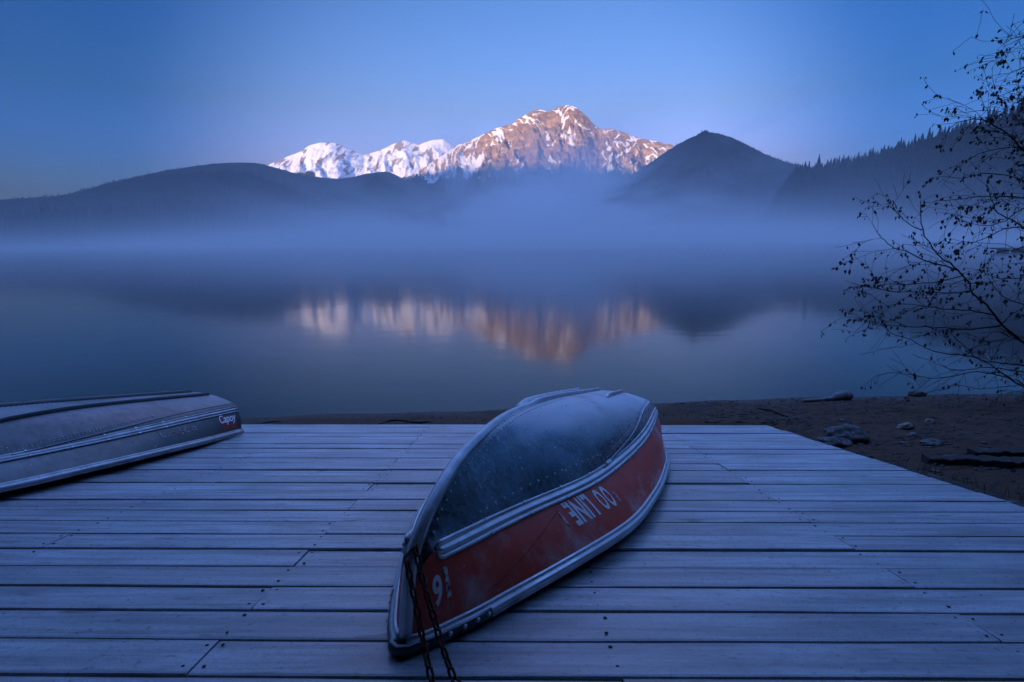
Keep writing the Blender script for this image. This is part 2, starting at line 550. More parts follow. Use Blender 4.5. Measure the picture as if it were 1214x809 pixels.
    g = t.noise(t.coord('Object', (3, 30, 30)), 1, 7, 0.65, 0.4)
    t.bsdf(t.mix(g, (0.13, 0.12, 0.115), (0.36, 0.34, 0.33)), 0.85, 0, t.bump(g, 0.5, 0.008), 0.2)
    M['drift'] = t.m
    t = NT('wet_stick')
    g = t.noise(t.coord('Object'), 20, 5, 0.65)
    t.bsdf(t.mix(g, (0.016, 0.011, 0.010), (0.05, 0.034, 0.028)), 0.7, 0, None, 0.3)
    M['stick'] = t.m
    t = NT('dead_grass')
    g = t.noise(t.pos(), 12, 3)
    t.bsdf(t.mix(g, (0.05, 0.045, 0.038), (0.15, 0.13, 0.105)), 0.9, 0, None, 0.1)
    M['grass'] = t.m
mk_materials()

# ================================================================== SETTING
# ------------------------------------------------------------------ beach and lake
SHORE = [on_z(x, y) for x, y in ((-60, 503), (120, 499), (290, 495), (430, 490.5), (560, 487), (800, 477), (905, 473.5), (1000, 471), (1090, 469), (1214, 466))]
sh_x = np.array([p.x for p in SHORE]); sh_y = np.array([p.y for p in SHORE])

def shore_y(x):
    x = np.asarray(x, float)
    y = np.interp(x, sh_x, sh_y)
    y = np.where(x > sh_x[-1], sh_y[-1] + (x - sh_x[-1]) * 0.06, y)
    y = np.where(x < sh_x[0], sh_y[0] + (x - sh_x[0]) * 0.02, y)
    return y

def ground_z(x, y):
    x = np.asarray(x, float); y = np.asarray(y, float)
    s = shore_y(x) - y + 0.12 * vnoise(x * 0.9, y * 0.0 + 3.3, 5)
    z = np.where(s > 0, 0.125 * s + 0.035 * sstep(0.2, 1.4, s), 0.10 * s)
    z = z - 0.25 * sstep(-6, -30, s)
    dry = sstep(0.1, 0.9, s)
    z = z + dry * (0.035 * vnoise(x * 1.1, y * 1.6, 2) + 0.022 * vnoise(x * 3.1, y * 4.2, 3) + 0.012 * vnoise(x * 8, y * 10, 4))
    # trodden earth stays under the deck
    w = DECK_I
    X = w[0][0] * x + w[0][1] * y + w[0][2] * z + w[0][3]
    D = w[1][0] * x + w[1][1] * y + w[1][2] * z + w[1][3]
    N = w[2][0] * x + w[2][1] * y + w[2][2] * z + w[2][3]
    inside = sstep(3.9, 3.2, X) * sstep(7.5, 6.9, D) * sstep(-9.2, -8.5, X)
    z = z - np.maximum(N + 0.20, 0) * inside
    return z

def axis(core0, core1, step, far0, far1, g=1.22):
    a = list(np.arange(core0, core1 + 1e-6, step))
    s = step
    while a[-1] < far1: s *= g; a.append(a[-1] + s)
    s = step
    while a[0] > far0: s *= g; a.insert(0, a[0] - s)
    return np.array(a)

gx = axis(-8, 13, 0.09, -420, 420)
gy = axis(2.4, 11.2, 0.075, -120, 34)
GX, GY = np.meshgrid(gx, gy)
GZ = ground_z(GX, GY)
GZ = np.minimum(GZ, 14)
nx_, ny_ = len(gx), len(gy)
idx = np.arange(nx_ * ny_).reshape(ny_, nx_)
fa = np.stack([idx[:-1, :-1], idx[:-1, 1:], idx[1:, 1:], idx[1:, :-1]], -1).reshape(-1, 4)
me = mesh_data('beach', np.stack([GX, GY, GZ], -1).reshape(-1, 3), fa.tolist(), True)
tag(link('beach', me, M['sand']), kind='structure')

lake = MB()
lx = [-9000, -600, -60, 0, 60, 600, 9000]
ly = [5.0, 20, 80, 400, 1500, 9000]
vs = [(x, y, 0.0) for y in ly for x in lx]
lake.add(vs, [(j * 7 + i, j * 7 + i + 1, (j + 1) * 7 + i + 1, (j + 1) * 7 + i) for j in range(5) for i in range(6)])
tag(lake.build('lake', M['water']), kind='structure')

# ------------------------------------------------------------------ mountains
def silhouette(pts, ext=True):
    az, te = [], []
    for x, y in pts:
        v = ray(x, y)
        az.append(math.atan2(v.x, v.y)); te.append(v.z / math.hypot(v.x, v.y))
    return np.array(az), np.array(te)

def polar_terrain(name, pts, Dr, D0, D1, nA, nR, mat, az_lim=None, relief=None, zbase=-3.0, power=1.3, crest=0.0, soft=0, r_pow=1.0):
    az, te = silhouette(pts)
    a0, a1 = (az[0], az[-1]) if az_lim is None else az_lim
    A = np.linspace(a0, a1, nA)
    TE = np.interp(A, az, te)
    if soft:
        kk = np.hanning(2 * soft + 3)[1:-1]; kk /= kk.sum()
        TE = np.convolve(np.pad(TE, soft, mode='edge'), kk, 'valid')
    DR = np.interp(A, az, np.broadcast_to(np.asarray(Dr, float), az.shape))
    DF = np.interp(A, az, np.broadcast_to(np.asarray(D0, float), az.shape))
    T = np.concatenate([np.linspace(0, 1, nR) ** r_pow, 1 + np.linspace(0.06, 1, max(6, nR // 6))])
    AA, TT = np.meshgrid(A, T)
    DRR, DFF, TEE = (np.broadcast_to(q, AA.shape) for q in (DR, DF, TE))
    RR = np.where(TT <= 1, DFF + (DRR - DFF) * TT, DRR + (D1) * (TT - 1))
    Hc = HC + DRR * TEE
    X, Y = RR * np.sin(AA), RR * np.cos(AA)
    P = np.where(TT <= 1, TT ** power, 1 - 0.8 * (TT - 1) ** 1.2)
    Z = zbase + (Hc - zbase) * P
    snow = np.zeros_like(Z); forest = np.zeros_like(Z)
    if relief is not None:
        dz, snow, forest = relief(X, Y, Z, AA, TT, Hc)
        Z = Z + dz
    nr, na = AA.shape
    ii = np.arange(nr * na).reshape(nr, na)
    f = np.stack([ii[:-1, :-1], ii[:-1, 1:], ii[1:, 1:], ii[1:, :-1]], -1).reshape(-1, 4)
    me = bpy.data.meshes.new(name)
    me.from_pydata(np.stack([X, Y, Z], -1).reshape(-1, 3).tolist(), [], f.tolist())
    me.polygons.foreach_set('use_smooth', [True] * len(me.polygons))
    for nm, arr in (('snow', snow), ('forest', forest)):
        at = me.attributes.new(nm, 'FLOAT', 'POINT')
        at.data.foreach_set('value', np.ascontiguousarray(arr, dtype=np.float32).reshape(-1))
    me.update()
    o = tag(link(name, me, mat), kind='structure')
    return (X, Y, Z, TT), o

def lines(q, p, fq, fp, width, seed):
    """thin meandering lines: where a noise stretched along p crosses zero"""
    n = vnoise(q * fq, p * fp, seed) + 0.35 * vnoise(q * fq * 2.1, p * fp * 2.3, seed + 5)
    return sstep(width, width * .25, np.abs(n))

def crag(X, Y, Z, AA, TT, Hc):
    u = X / 1000.0
    v = Z / 1000.0
    wx = 0.10 * fbm(u * 3.0, v * 3.0, 4, 40)
    wz = 0.08 * fbm(u * 3.0 + 9, v * 3.0, 4, 41)
    U, V = u + wx, v + wz
    rib = ridged((U + 0.30 * V) * 3.6, V * 1.0 + 4, 5, 50, 0.55)
    rib2 = ridged((U - 0.55 * V) * 6.0 + 7, V * 1.8, 4, 60, 0.55)
    A1 = lines(V + 0.62 * U, U - .6 * V, 5.5, 1.3, .085, 170)
    A2 = lines(V + 0.50 * U, U - .5 * V, 11.0, 2.6, .10, 177)
    B1 = lines(V - 0.85 * U, U + .8 * V, 6.0, 1.5, .075, 184)
    C1 = lines(U + 0.15 * V, V, 7.0, 1.4, .085, 191)
    C2 = lines(U - 0.10 * V, V, 15.0, 2.5, .12, 196)
    mA = sstep(-.12, .14, vnoise(u * 3.2, v * 3.2, 201)); mB = sstep(-.05, .2, vnoise(u * 2.6 + 3, v * 2.6, 203)); mC = sstep(-.1, .15, vnoise(u * 3 + 8, v * 3, 207))
    f = fbm(u * 11, v * 11, 5, 80)
    keep = np.where(TT <= 1, np.clip((1 - TT) * 7.0, 0.10, 1), 0.2) * sstep(0.05, 0.35, TT)
    dz = keep * (170 * (rib - 0.72) + 110 * (rib2 - 0.72) + 60 * f - 26 * (A1 * mA + B1 * mB + C1 * mC))
    h = Z + dz
    hi = sstep(1150, 1560, h)
    left = sstep(0.00, -0.09, AA)
    right = sstep(0.15, 0.21, AA)
    snow = 0.0 + .66 * np.maximum.reduce([A1 * mA, B1 * mB * .95, C1 * mC * .45]) + .34 * np.maximum(A2 * (1 - mC * .4), C2 * .3) * sstep(-.2, .2, vnoise(u * 5, v * 5, 209))
    snow = snow + .26 * hi + .42 * f + .16 * sstep(.62, .40, rib)
    snow = snow + left * (.30 + .22 * C2 + .16 * C1) + right * (.12 + .25 * A2)
    forest = sstep(800, 520, h + 220 * fbm(u * 4, v * 4, 4, 90) - 150 * C1)
    return dz, snow, forest

def snowy(X, Y, Z, AA, TT, Hc):
    u, zz = X / 1000.0, Z / 1000.0
    wx = 0.2 * fbm(u * 1.5, zz * 1.5, 4, 140)
    rib = ridged((u + wx + 0.2 * zz) * 2.4, zz * 0.8 + 4, 5, 150, 0.55)
    f = fbm(u * 7, zz * 7, 5, 180)
    keep = np.where(TT <= 1, np.clip((1 - TT) * 4.0, 0.05, 1), 0.2) * sstep(0.05, 0.35, TT)
    dz = keep * (230 * (rib - 0.72) + 70 * f)
    snow = 0.68 + 0.4 * sstep(0.7, 0.45, rib) - 0.22 * sstep(0.78, 0.94, rib) + 0.6 * f - .30 * lines(u - .1 * zz, zz, 9.0, 1.8, .12, 250) * sstep(-.1, .2, vnoise(u * 3, zz * 3, 255))
    forest = sstep(1000, 760, Z + dz + 250 * fbm(u * 2.5, zz * 2.5, 3, 190))
    return dz, snow, forest

def wooded(X, Y, Z, AA, TT, Hc):
    u, v = X / 400.0, Y / 400.0
    keep = np.where(TT <= 1, np.clip((1 - TT) * 4.0, 0.0, 1), 0.3) * sstep(0.0, 0.3, TT)
    gl = ridged(X / 330.0 + .4 * fbm(u, v, 3, 233), Y / 1400.0, 4, 235, .55)
    dz = keep * Hc * (0.20 * fbm(u, v, 5, 230) + 0.16 * (gl - .72)) + 0.012 * Hc * fbm(u * 9, v * 9, 2, 231)
    return dz, np.zeros_like(Z), np.zeros_like(Z)

polar_terrain('pyramid_mountain',
    [(380, 258), (450, 228), (500, 200), (530, 180), (542, 173), (556, 167), (587, 153), (605, 147), (618, 139), (636, 129.5), (643, 131), (649, 133), (662, 127), (674, 124.5),
     (684, 128), (696, 138), (704, 147), (711, 152), (725, 152.5), (743, 158), (756, 163), (769, 166), (796, 172), (850, 196), (900, 212), (980, 245)],
    6600, 4300, 2400, 620, 300, M['rock'], None, crag, 120, 1.55)
polar_terrain('snow_range',
    [(180, 262), (260, 225), (324, 193), (340, 186), (356, 180), (366, 173), (378, 169), (390, 169), (398, 170), (413, 176.5), (431, 184.5), (442, 181), (453, 177), (466, 171), (480, 166.5), (490, 170),
     (498, 171), (512, 166), (525, 164.5), (532, 169), (545, 178), (600, 190), (700, 205)],
    9200, 6200, 2500, 420, 170, M['rock2'], None, snowy, 200, 1.4)
foot_pts = [(-420, 262), (-200, 250), (0, 237), (30, 235), (75, 233), (100, 225), (150, 213), (190, 203), (240, 195), (290, 192), (307, 193), (360, 209), (409, 213), (436, 205), (467, 202), (485, 220),
     (507, 216), (540, 222), (580, 236), (620, 246), (680, 244), (740, 214), (775, 190), (796, 176), (806, 169), (815, 165.5), (828, 158.5), (840, 156), (855, 157.5), (870, 164), (895, 177), (912, 186.5), (920, 188), (935, 194),
     (960, 198), (1000, 206), (1100, 222), (1214, 230), (1500, 245), (1800, 262)]
foot_Dr = [1500, 1600, 1700, 1700, 1750, 1800, 1850, 1900, 2000, 2200, 2300, 2600, 2900, 3000, 3100, 3000, 3100, 3200, 3200, 3300, 3400, 3600, 3700, 3800, 3800, 3800, 3800, 3800, 3800, 3700, 3600, 3500, 3400, 3200, 2900, 2600, 2300, 2000, 1800, 1700]
foot_D0 = list(np.interp([p[0] for p in foot_pts], [-420, 0, 300, 600, 900, 1214, 1800], [450, 560, 900, 1150, 1150, 1000, 900]))
FOOT, _ = polar_terrain('foothills', foot_pts, foot_Dr, foot_D0, 900, 520, 130, M['forest_floor'], None, wooded, -2.0, 1.15, soft=9)
hill_pts = [(880, 291), (905, 262), (925, 225), (945, 203), (960, 200), (1000, 195), (1050, 183), (1100, 168), (1150, 153), (1214, 131), (1300, 112), (1500, 100), (1900, 120), (2600, 170)]
HILL, _ = polar_terrain('hillside', hill_pts, [1150, 1130, 1110, 1090, 1070, 1040, 1000, 960, 920, 880, 820, 740, 640, 560], [860, 820, 780, 740, 700, 640, 580, 520, 470, 420, 370, 320, 260, 220], 500, 300, 100, M['forest_floor'], None, wooded, -1.5, 1.05)

# the high ground east of the lake, behind the camera: it still keeps the low sun off the valley
def east_ridge():
    perp = Vector((sun_dir.y, -sun_dir.x, 0)).normalized()
    back = Vector((sun_dir.x, sun_dir.y, 0)).normalized()
    n = 140
    U = np.linspace(-26000, 26000, n)
    rows = []
    top = 1915 + 160 * fbm(U / 2600.0, U * 0 + 1.5, 4, 300)
    for off, k in ((3800, 0.012), (5200, 0.30), (6600, 0.68), (8000, 1.0), (9600, 0.6), (12000, 0.1)):
        hh = top * k + (120 * fbm(U / 1500.0, U * 0 + off / 1000.0, 4, 310) if 0.1 < k < 1 else 0)
        rows.append([(back * off + perp * u + Vector((0, 0, z))) for u, z in zip(U, hh)])
    m = MB()
    m.add([p for r in rows for p in r], [(j * n + i, j * n + i + 1, (j + 1) * n + i + 1, (j + 1) * n + i) for j in range(len(rows) - 1) for i in range(n - 1)])
    tag(m.build('eastern_ridge', M['forest_floor'], None, True), kind='structure')
east_ridge()

# ------------------------------------------------------------------ conifers
def conifer_geo(seed, tiers=5, sides=7):
    """unit-height spruce: ragged skirts on a stem"""
    r = random.Random(seed)
    vs, fs = [], []
    z0 = 0.06
    for k in range(tiers):
        zb = z0 + (1 - z0) * k / tiers * 0.97
        zt = min(1.0, z0 + (1 - z0) * (k + 1.75) / tiers) if k < tiers - 1 else 1.0
        rad = 0.17 * (1 - k / tiers) ** 0.85 + 0.012
        b = len(vs)
        n = sides
        ph = r.random() * 6
        for i in range(n):
            q = rad * r.uniform(0.6, 1.2)
            a = ph + 2 * math.pi * i / n
            vs.append((q * math.cos(a), q * math.sin(a), zb - r.uniform(0, 0.035)))
        vs.append((0, 0, zt))
        for i in range(n):
            fs.append((b + i, b + (i + 1) % n, b + n))
    return np.array(vs), np.array(fs)

CON = [conifer_geo(s) for s in range(6)]

def forest(name, P, hts, label, kind='stuff'):
    V, Fc, base = [], [], 0
    for (x, y, z), h in zip(P, hts):
        v, f = CON[rng.integers(6)]
        a = rng.random() * 6.28
        wv = rng.uniform(0.8, 1.25)
        ca, sa = math.cos(a), math.sin(a)
        q = np.empty_like(v)
        q[:, 0] = (v[:, 0] * ca - v[:, 1] * sa) * h * wv + x
        q[:, 1] = (v[:, 0] * sa + v[:, 1] * ca) * h * wv + y
        q[:, 2] = v[:, 2] * h + z - 0.3
        V.append(q); Fc.append(f + base); base += len(v)
    V = np.concatenate(V); Fc = np.concatenate(Fc)
    me = bpy.data.meshes.new(name)
    me.vertices.add(len(V)); me.vertices.foreach_set('co', V.reshape(-1))
    me.loops.add(len(Fc) * 3); me.loops.foreach_set('vertex_index', Fc.reshape(-1).astype(np.int32))
    me.polygons.add(len(Fc)); me.polygons.foreach_set('loop_start', np.arange(0, len(Fc) * 3, 3, dtype=np.int32))
    me.update(calc_edges=True)
    o = link(name, me, M['needles'])
    return tag(o, label, 'forest', kind=kind)

def pick(G, n, tmin, tmax, cond=None, zmin=0.3):
    X, Y, Z, T = G
    nr, na = X.shape
    out = []
    while len(out) < n:
        i, j = rng.integers(nr - 1), rng.integers(na - 1)
        fi, fj = rng.random(), rng.random()
        if not (tmin <= T[i, j] <= tmax): continue
        q = [(A[i, j] * (1 - fi) + A[i + 1, j] * fi) * (1 - fj) + (A[i, j + 1] * (1 - fi) + A[i + 1, j + 1] * fi) * fj for A in (X, Y, Z)]
        if q[2] < zmin: continue
        if cond and not cond(*q): continue
        out.append(q)
    return out

P = pick(HILL, 5200, 0.01, 1.0, lambda x, y, z: x < 2.2 * y)
forest('hillside_forest', P, rng.uniform(7, 17, len(P)), 'dark conifer wood covering the steep hillside right of the lake')
P = pick(FOOT, 2600, 0.005, 0.45, lambda x, y, z: x < -120 and x > -1.5 * y)
P += pick(FOOT, 2500, 0.01, 0.5, lambda x, y, z: -120 <= x < 700)
nb = len(P)
P += pick(FOOT, 2600, 0.45, 1.0, lambda x, y, z: x < -200 and x > -1.5 * y)
n2 = len(P)
P += pick(FOOT, 5000, 0.62, 1.0, lambda x, y, z: 250 < x < 1500)
hts = np.concatenate([rng.uniform(8, 19, nb), rng.uniform(3.5, 9.5, n2 - nb), rng.uniform(7, 17, len(P) - n2)])
forest('foothill_forest', P, hts, 'dark misty conifer wood on the low hills left of the snowy peaks')

# spruces that stand clear of the wood along the crest of the right hillside
cv, cf = CON[0]
crest_me = []
for k in range(4):
    v, f = conifer_geo(100 + k, 8, 9)
    crest_me.append(mesh_data('crown', v.tolist(), f.tolist()))
    crest_me[-1].materials.append(M['needles'])
tb = MB(); tb.tube([(0, 0, -0.06), (0, 0, 0.5), (0, 0, 0.95)], [0.022, 0.014, 0.004], 6)
trunk_me = mesh_data('trunk', tb.v, tb.f); trunk_me.materials.append(M['bark'])
hx = [961, 972, 976, 991, 996, 1001, 1014, 1017, 1027, 1031, 1045, 1048, 1055, 1067, 1070, 1083, 1087, 1099, 1111, 1114, 1129, 1138, 1150, 1166, 1171, 1192, 1203]
X, Y, Z, T = HILL
jr = int(np.argmin(np.abs(T[:, 0] - 1)))
azr = np.arctan2(X[jr], Y[jr])
for k, px in enumerate(hx):
    v = ray(px, 180); a = math.atan2(v.x, v.y)
    bx, by, bz = (np.interp(a, azr, A[jr]) for A in (X, Y, Z))
    o = empty('conifer_tree', Matrix.Translation((bx, by, bz - 0.5)) @ Matrix.Rotation(rng.random() * 6, 4, 'Z') @ Matrix.Scale(rng.uniform(6, 20) if k != 1 else 23, 4))
    tag(o, 'dark pointed conifer standing clear on the crest of the wooded hillside' if k != 1 else 'tallest dark conifer on the crest where the wooded hillside begins', 'conifer', 'conifers along the hillside crest')
    link('crown', crest_me[k % 4], None, o); link('trunk', trunk_me, None, o)

# unseen spruces added around the upper deck to shade its near end and corners
def spruce(x, y, hgt, z0, rad, label, seed):
    r = random.Random(seed)
    gz = float(ground_z(x, y))
    root = empty('shade_spruce', Matrix.Translation((x, y, gz)))
    tag(root, label, 'spruce')
    m = MB(); m.tube([(0, 0, -.2), (.03, 0, .6), (0, .03, hgt * .5), (0, 0, hgt)], [.34, .27, .16, .02], 12)
    m.build('trunk', M['bark'], root, True)
    m = MB()
    k = 0
    z = z0
    while z < hgt - .3:
        L = rad * (1 - (z - z0) / (hgt - z0)) ** .8 + .15
        for i in range(12):
            a = k * 2.4 + i * 6.283 / 12 + r.uniform(-.2, .2)
            l = L * r.uniform(.75, 1.1)
            d = Vector((math.cos(a), math.sin(a), 0)); s = Vector((-d.y, d.x, 0))
            prev = None
            n = 5
            for j in range(n + 1):
                f = j / n
                c = d * l * f + Vector((0, 0, z + .10 * l * f - .30 * l * f * f + r.uniform(-.04, .04)))
                w = l * .36 * (math.sin(math.pi * min(1, f * .82 + .16))) * r.uniform(.8, 1.15) + .02
                cur = (c + s * w - Vector((0, 0, w * .5)), c, c - s * w - Vector((0, 0, w * .5)))
                if prev: m.add(list(prev) + list(cur), [(0, 1, 4, 3), (1, 2, 5, 4)])
                prev = cur
        z += .27 + .22 * (z - z0) / hgt; k += 1
    m.build('crown', M['needles'], root)
spruce(-5.2, -1.6, 17, 5.2, 4.7, 'tall unseen spruce added to shade the upper deck behind the grey rowboat', 3)
spruce(-0.3, -2.4, 21, 6.4, 6.4, 'tall unseen spruce added to shade the middle of the upper deck', 4)
spruce(4.7, -1.7, 18, 5.3, 4.8, 'tall unseen spruce added to shade the beach side of the upper deck', 5)
spruce(-9.6, 1.6, 18, 2.2, 4.6, 'low-branched unseen spruce added for shade beside the grey rowboat', 6)
spruce(8.6, 0.6, 17, 2.4, 4.4, 'low-branched unseen spruce added for shade above the stony beach', 7)
spruce(12.6, 3.4, 15, 1.6, 4.0, 'low-branched unseen spruce added for shade beside the alder bush', 8)
P = []  # trees added out of view behind the camera to block the rear sky
for k in range(30):
    x = rng.uniform(-30, 32); y = -rng.uniform(8, 24)
    P.append((x, y, float(ground_z(x, y))))
forest('shade_forest', P, rng.uniform(13, 21, len(P)), 'tall dark unseen spruces added behind the deck to hold back skylight')

# ------------------------------------------------------------------ air: even haze and the mist on the lake
def haze():
    m = MB(); m.box((0, 0, 900), (56000, 56000, 1806 + 400))
    t = NT('haze_air')
    v = t.n('ShaderNodeVolumePrincipled')
    v.inputs['Color'].default_value = (0.95, 0.97, 1.0, 1)
    v.inputs['Density'].default_value = 0.000022
    v.inputs['Anisotropy'].default_value = 0.1
    t.l(v.outputs[0], t.out.inputs['Volume'])
    o = m.build('haze', t.m)
    tag(o, 'thin blue morning haze filling the valley', 'haze', kind='stuff')
#haze()

def mist():
    x0, x1, y0, y1, z1 = -1500, 1500, 24, 3300, 480
    m = MB(); m.box(((x0 + x1) / 2, (y0 + y1) / 2, z1 / 2 + 0.03), (x1 - x0, y1 - y0, z1))
    t = NT('lake_mist')
    p = t.n('ShaderNodeNewGeometry').outputs['Position']
    s = t.n('ShaderNodeSeparateXYZ'); t.l(p, s.inputs[0])
    x, y, z = s.outputs[0], s.outputs[1], s.outputs[2]
    def gauss(v, c, w):
        q = t.math('DIVIDE', t.math('SUBTRACT', v, c), w)
        return t.math('EXPONENT', t.math('MULTIPLY', t.math('MULTIPLY', q, q), -1.0))
    def decay(v, hgt):
        return t.math('EXPONENT', t.math('MULTIPLY', v, -1.0 / hgt))
    edge = t.math('MULTIPLY', t.ramp(y, 40, 190), t.ramp(y, y1 - 900, y1, 1.0, 0.0))
    edge = t.math('MULTIPLY', edge, t.math('MULTIPLY', t.ramp(x, x0, x0 + 400), t.ramp(x, x1 - 400, x1, 1.0, 0.0)))
    edge = t.math('MULTIPLY', edge, t.ramp(z, z1 - 260, z1, 1.0, 0.0))
    n1 = t.noise(t.pos((0.0062, 0.0011, 0.0120)), 1.0, 6, 0.60, 0.9)
    n2 = t.noise(t.pos((0.010, 0.010, 0.03)), 1.0, 3, 0.55, 0.3)
    layer = t.math('MULTIPLY', decay(z, 5.5), t.ramp(n2, 0.25, 0.7, 0.35, 1.3))
    layer = t.math('MULTIPLY', layer, t.math('ADD', gauss(x, 50, 240), 0.07))
    layer = t.math('MULTIPLY', layer, 0.030)
    n3 = t.noise(t.pos((0.0046, 0.0009, 0.004)), 1.0, 4, 0.55, 0.7)
    tall = t.ramp(n3, 0.36, 0.64, 9.0, 62.0)
    fall = t.math('EXPONENT', t.math('MULTIPLY', t.math('DIVIDE', z, tall), -1.0))
    plume = t.math('MULTIPLY', fall, t.math('ADD', gauss(x, 95, 215), 0.02))
    plume = t.math('MULTIPLY', plume, t.math('MULTIPLY', t.ramp(n1, 0.40, 0.62, 0.05, 2.4), t.ramp(y, 240, 620)))
    plume = t.math('MULTIPLY', plume, t.ramp(y, 1500, 2000, 0.0095, 0.0))
    d = t.math('MULTIPLY', t.math('ADD', t.math('ADD', layer, plume), 0.00014), edge)
    v = t.n('ShaderNodeVolumePrincipled')
    v.inputs['Color'].default_value = (0.99, 0.99, 1.0, 1)
    v.inputs['Anisotropy'].default_value = 0.42
    t.l(d, v.inputs['Density'])
    t.l(v.outputs[0], t.out.inputs['Volume'])
    o = m.build('mist', t.m)
    tag(o, 'pale blue mist rising off the far half of the lake', 'mist', kind='stuff')
mist()

#@@OBJECTS
# ================================================================== DECK
def build_deck():
    root = empty('wooden_deck', DECK_M)
    tag(root, 'frost-covered wooden plank deck sloping down to the beach', 'deck')
    P0, D0, NR = 0.2195, 1.802, 24
    lines = [-5.69, -4.18, -2.665, -1.15, 0.365, 1.88]
    screws = MB()
    def edge_r(d): return 3.36 + (7.1 - d) * 0.05
    r = random.Random(5)
    joint = {}
    for n in range(-9, NR):
        d0 = D0 + P0 * n; d1 = d0 + P0
        # joints alternate between the joist lines, read off the photograph where it shows them
        js = [-1.15] if n % 2 == 0 else [1.88]
        if n % 4 == 1: js = js + [-4.18]
        if n in (15, 17, 5): js = js + [-2.665]
        if n % 6 == 2: js = js + [-5.69]
        if n == -1: js = [0.365, -4.18]
        cuts = [-7.6] + sorted(js) + [None]
        lift = r.uniform(-0.004, 0.004)
        gap0, gap1 = r.choice([0.003, 0.004, 0.005, 0.008]), r.choice([0.0025, 0.003, 0.0045])
        for a, b in zip(cuts[:-1], cuts[1:]):
            xa = a + 0.0035
            skew = b is None
            xb0 = (edge_r(d0) + r.uniform(-.008, .008)) if skew else b - 0.0035
            xb1 = xb0 - (0.05 * P0 if skew else 0)
            L = xb0 - xa
            m = max(6, int(L / 0.18))
            th = 0.038
            ph, ph2 = r.random() * 9, r.random() * 9
            cup = r.uniform(-0.0022, 0.0030); tw = r.uniform(-0.004, 0.004); lf = lift + r.uniform(-0.003, 0.003)
            # cross-section (0..1 across, height)
            ys = [0, 0.0, 0.02, 0.06, 0.3, 0.7, 0.94, 0.98, 1.0, 1.0]
            zs = [-th, -0.010, -0.003, 0, 0, 0, 0, -0.003, -0.010, -th]
            vs, fs = [], []
            for i in range(m + 1):
                q = i / m
                for yy, zz in zip(ys, zs):
                    xb = xb0 + (xb1 - xb0) * yy
                    x = xa + (xb - xa) * q
                    w0 = gap0 + 0.0022 * math.sin(x * 1.7 + ph) + 0.0012 * math.sin(x * 5.1 + ph2)
                    w1 = gap1 + 0.0022 * math.sin(x * 1.3 + ph2) + 0.0012 * math.sin(x * 6.3 + ph)
                    y = d0 + max(w0, 0.001) + (P0 - max(w0, 0.001) - max(w1, 0.001)) * yy
                    z = zz + lf + cup * ((yy - .5) ** 2 * 4) + tw * (yy - .5) + 0.0025 * math.sin(x * 0.9 + ph)
                    vs.append((x - xa, y - d0, z))
            k_ = len(ys)
            for i in range(m):
                for j in range(k_):
                    fs.append((i * k_ + j, (i + 1) * k_ + j, (i + 1) * k_ + (j + 1) % k_, i * k_ + (j + 1) % k_))
            fs.append(tuple(range(k_))); fs.append(tuple(m * k_ + j for j in range(k_))[::-1])
            me = mesh_data('plank', vs, fs, False)
            o = link('plank', me, M['deck'], root)
            o.location = (xa, d0, 0)
            # two screws at each joist line, pairs on both sides of a joint
            for lx_ in lines:
                for e, sx in ((a, 0.035), (b, -0.035)):
                    if e is not None and abs(e - lx_) < .01:
                        for yy in (0.22, 0.78): screws.dome((lx_ + sx + r.uniform(-.008, .008), d0 + P0 * (yy + r.uniform(-.04, .04)), lf + 0.0012), (0, 0, 1), r.uniform(0.0055, 0.0095), r.uniform(.001, .004), 7)
                if xa + 0.05 < lx_ < (xb0 - 0.05):
                    for yy in [q for q in (0.24, 0.76) if r.random() > .12]: screws.dome((lx_ + r.uniform(-.012, .012), d0 + P0 * (yy + r.uniform(-.05, .05)), lf + 0.0012), (0, 0, 1), r.uniform(0.0055, 0.0095), r.uniform(.001, .004), 7)
    s = screws.build('screw_heads', M['screw'], root); s['kind'] = 'stuff'
    for x in lines + [3.30]:
        y0, y1 = D0 - 9 * P0 + .02, 7.03
        m = MB(); m.box((0, 0, 0), (0.075, y1 - y0, 0.14))
        o = m.build('joist', M['timber'], root); o.location = (x + (0.0 if x < 3 else -0.02), (y0 + y1) / 2, -0.1125)
        if x > 3: o.rotation_euler.z = math.atan(0.05) ; o.location.x = 3.36 + (7.1 - (y0 + y1) / 2) * .05 - .08
    m = MB(); m.box((0, 0, 0), (10.9, 0.045, 0.15))
    o = m.build('fascia_board', M['timber'], root); o.location = (-2.14, 7.055, -0.118)
build_deck()

# ================================================================== BOATS
S_  = [0.0,  .012, .03,  .06,  .10,  .16,  .24,  .40,  .72, 1.32, 2.0,  3.0,  3.96]
NK  = [.05, .170, .270, .345, .405, .465, .520, .605, .690, .742, .722, .662, .600]
US  = [.003, .010, .022, .041, .060, .080, .098, .135, .225, .430, .545, .612, .590]
NS  = [.03, .120, .215, .290, .335, .336, .333, .328, .328, .338, .357, .392, .405]
UG  = [.010, .026, .045, .069, .095, .129, .175, .255, .405, .635, .730, .750, .645]
NG  = [.055, .055, .055, .056, .058, .061, .066, .078, .096, .114, .112, .092, .058]
UK  = [.002, .006, .013, .026, .038, .049, .060, .086, .150, .335, .480, .532, .530]
NKn = [.035, .138, .235, .312, .362, .383, .400, .428, .465, .505, .490, .500, .500]
UM  = [.001, .003, .007, .013, .018, .025, .031, .045, .082, .190, .270, .300, .300]
NM  = [.042, .158, .255, .332, .388, .426, .462, .522, .590, .652, .652, .622, .576]
LBOAT = 3.96

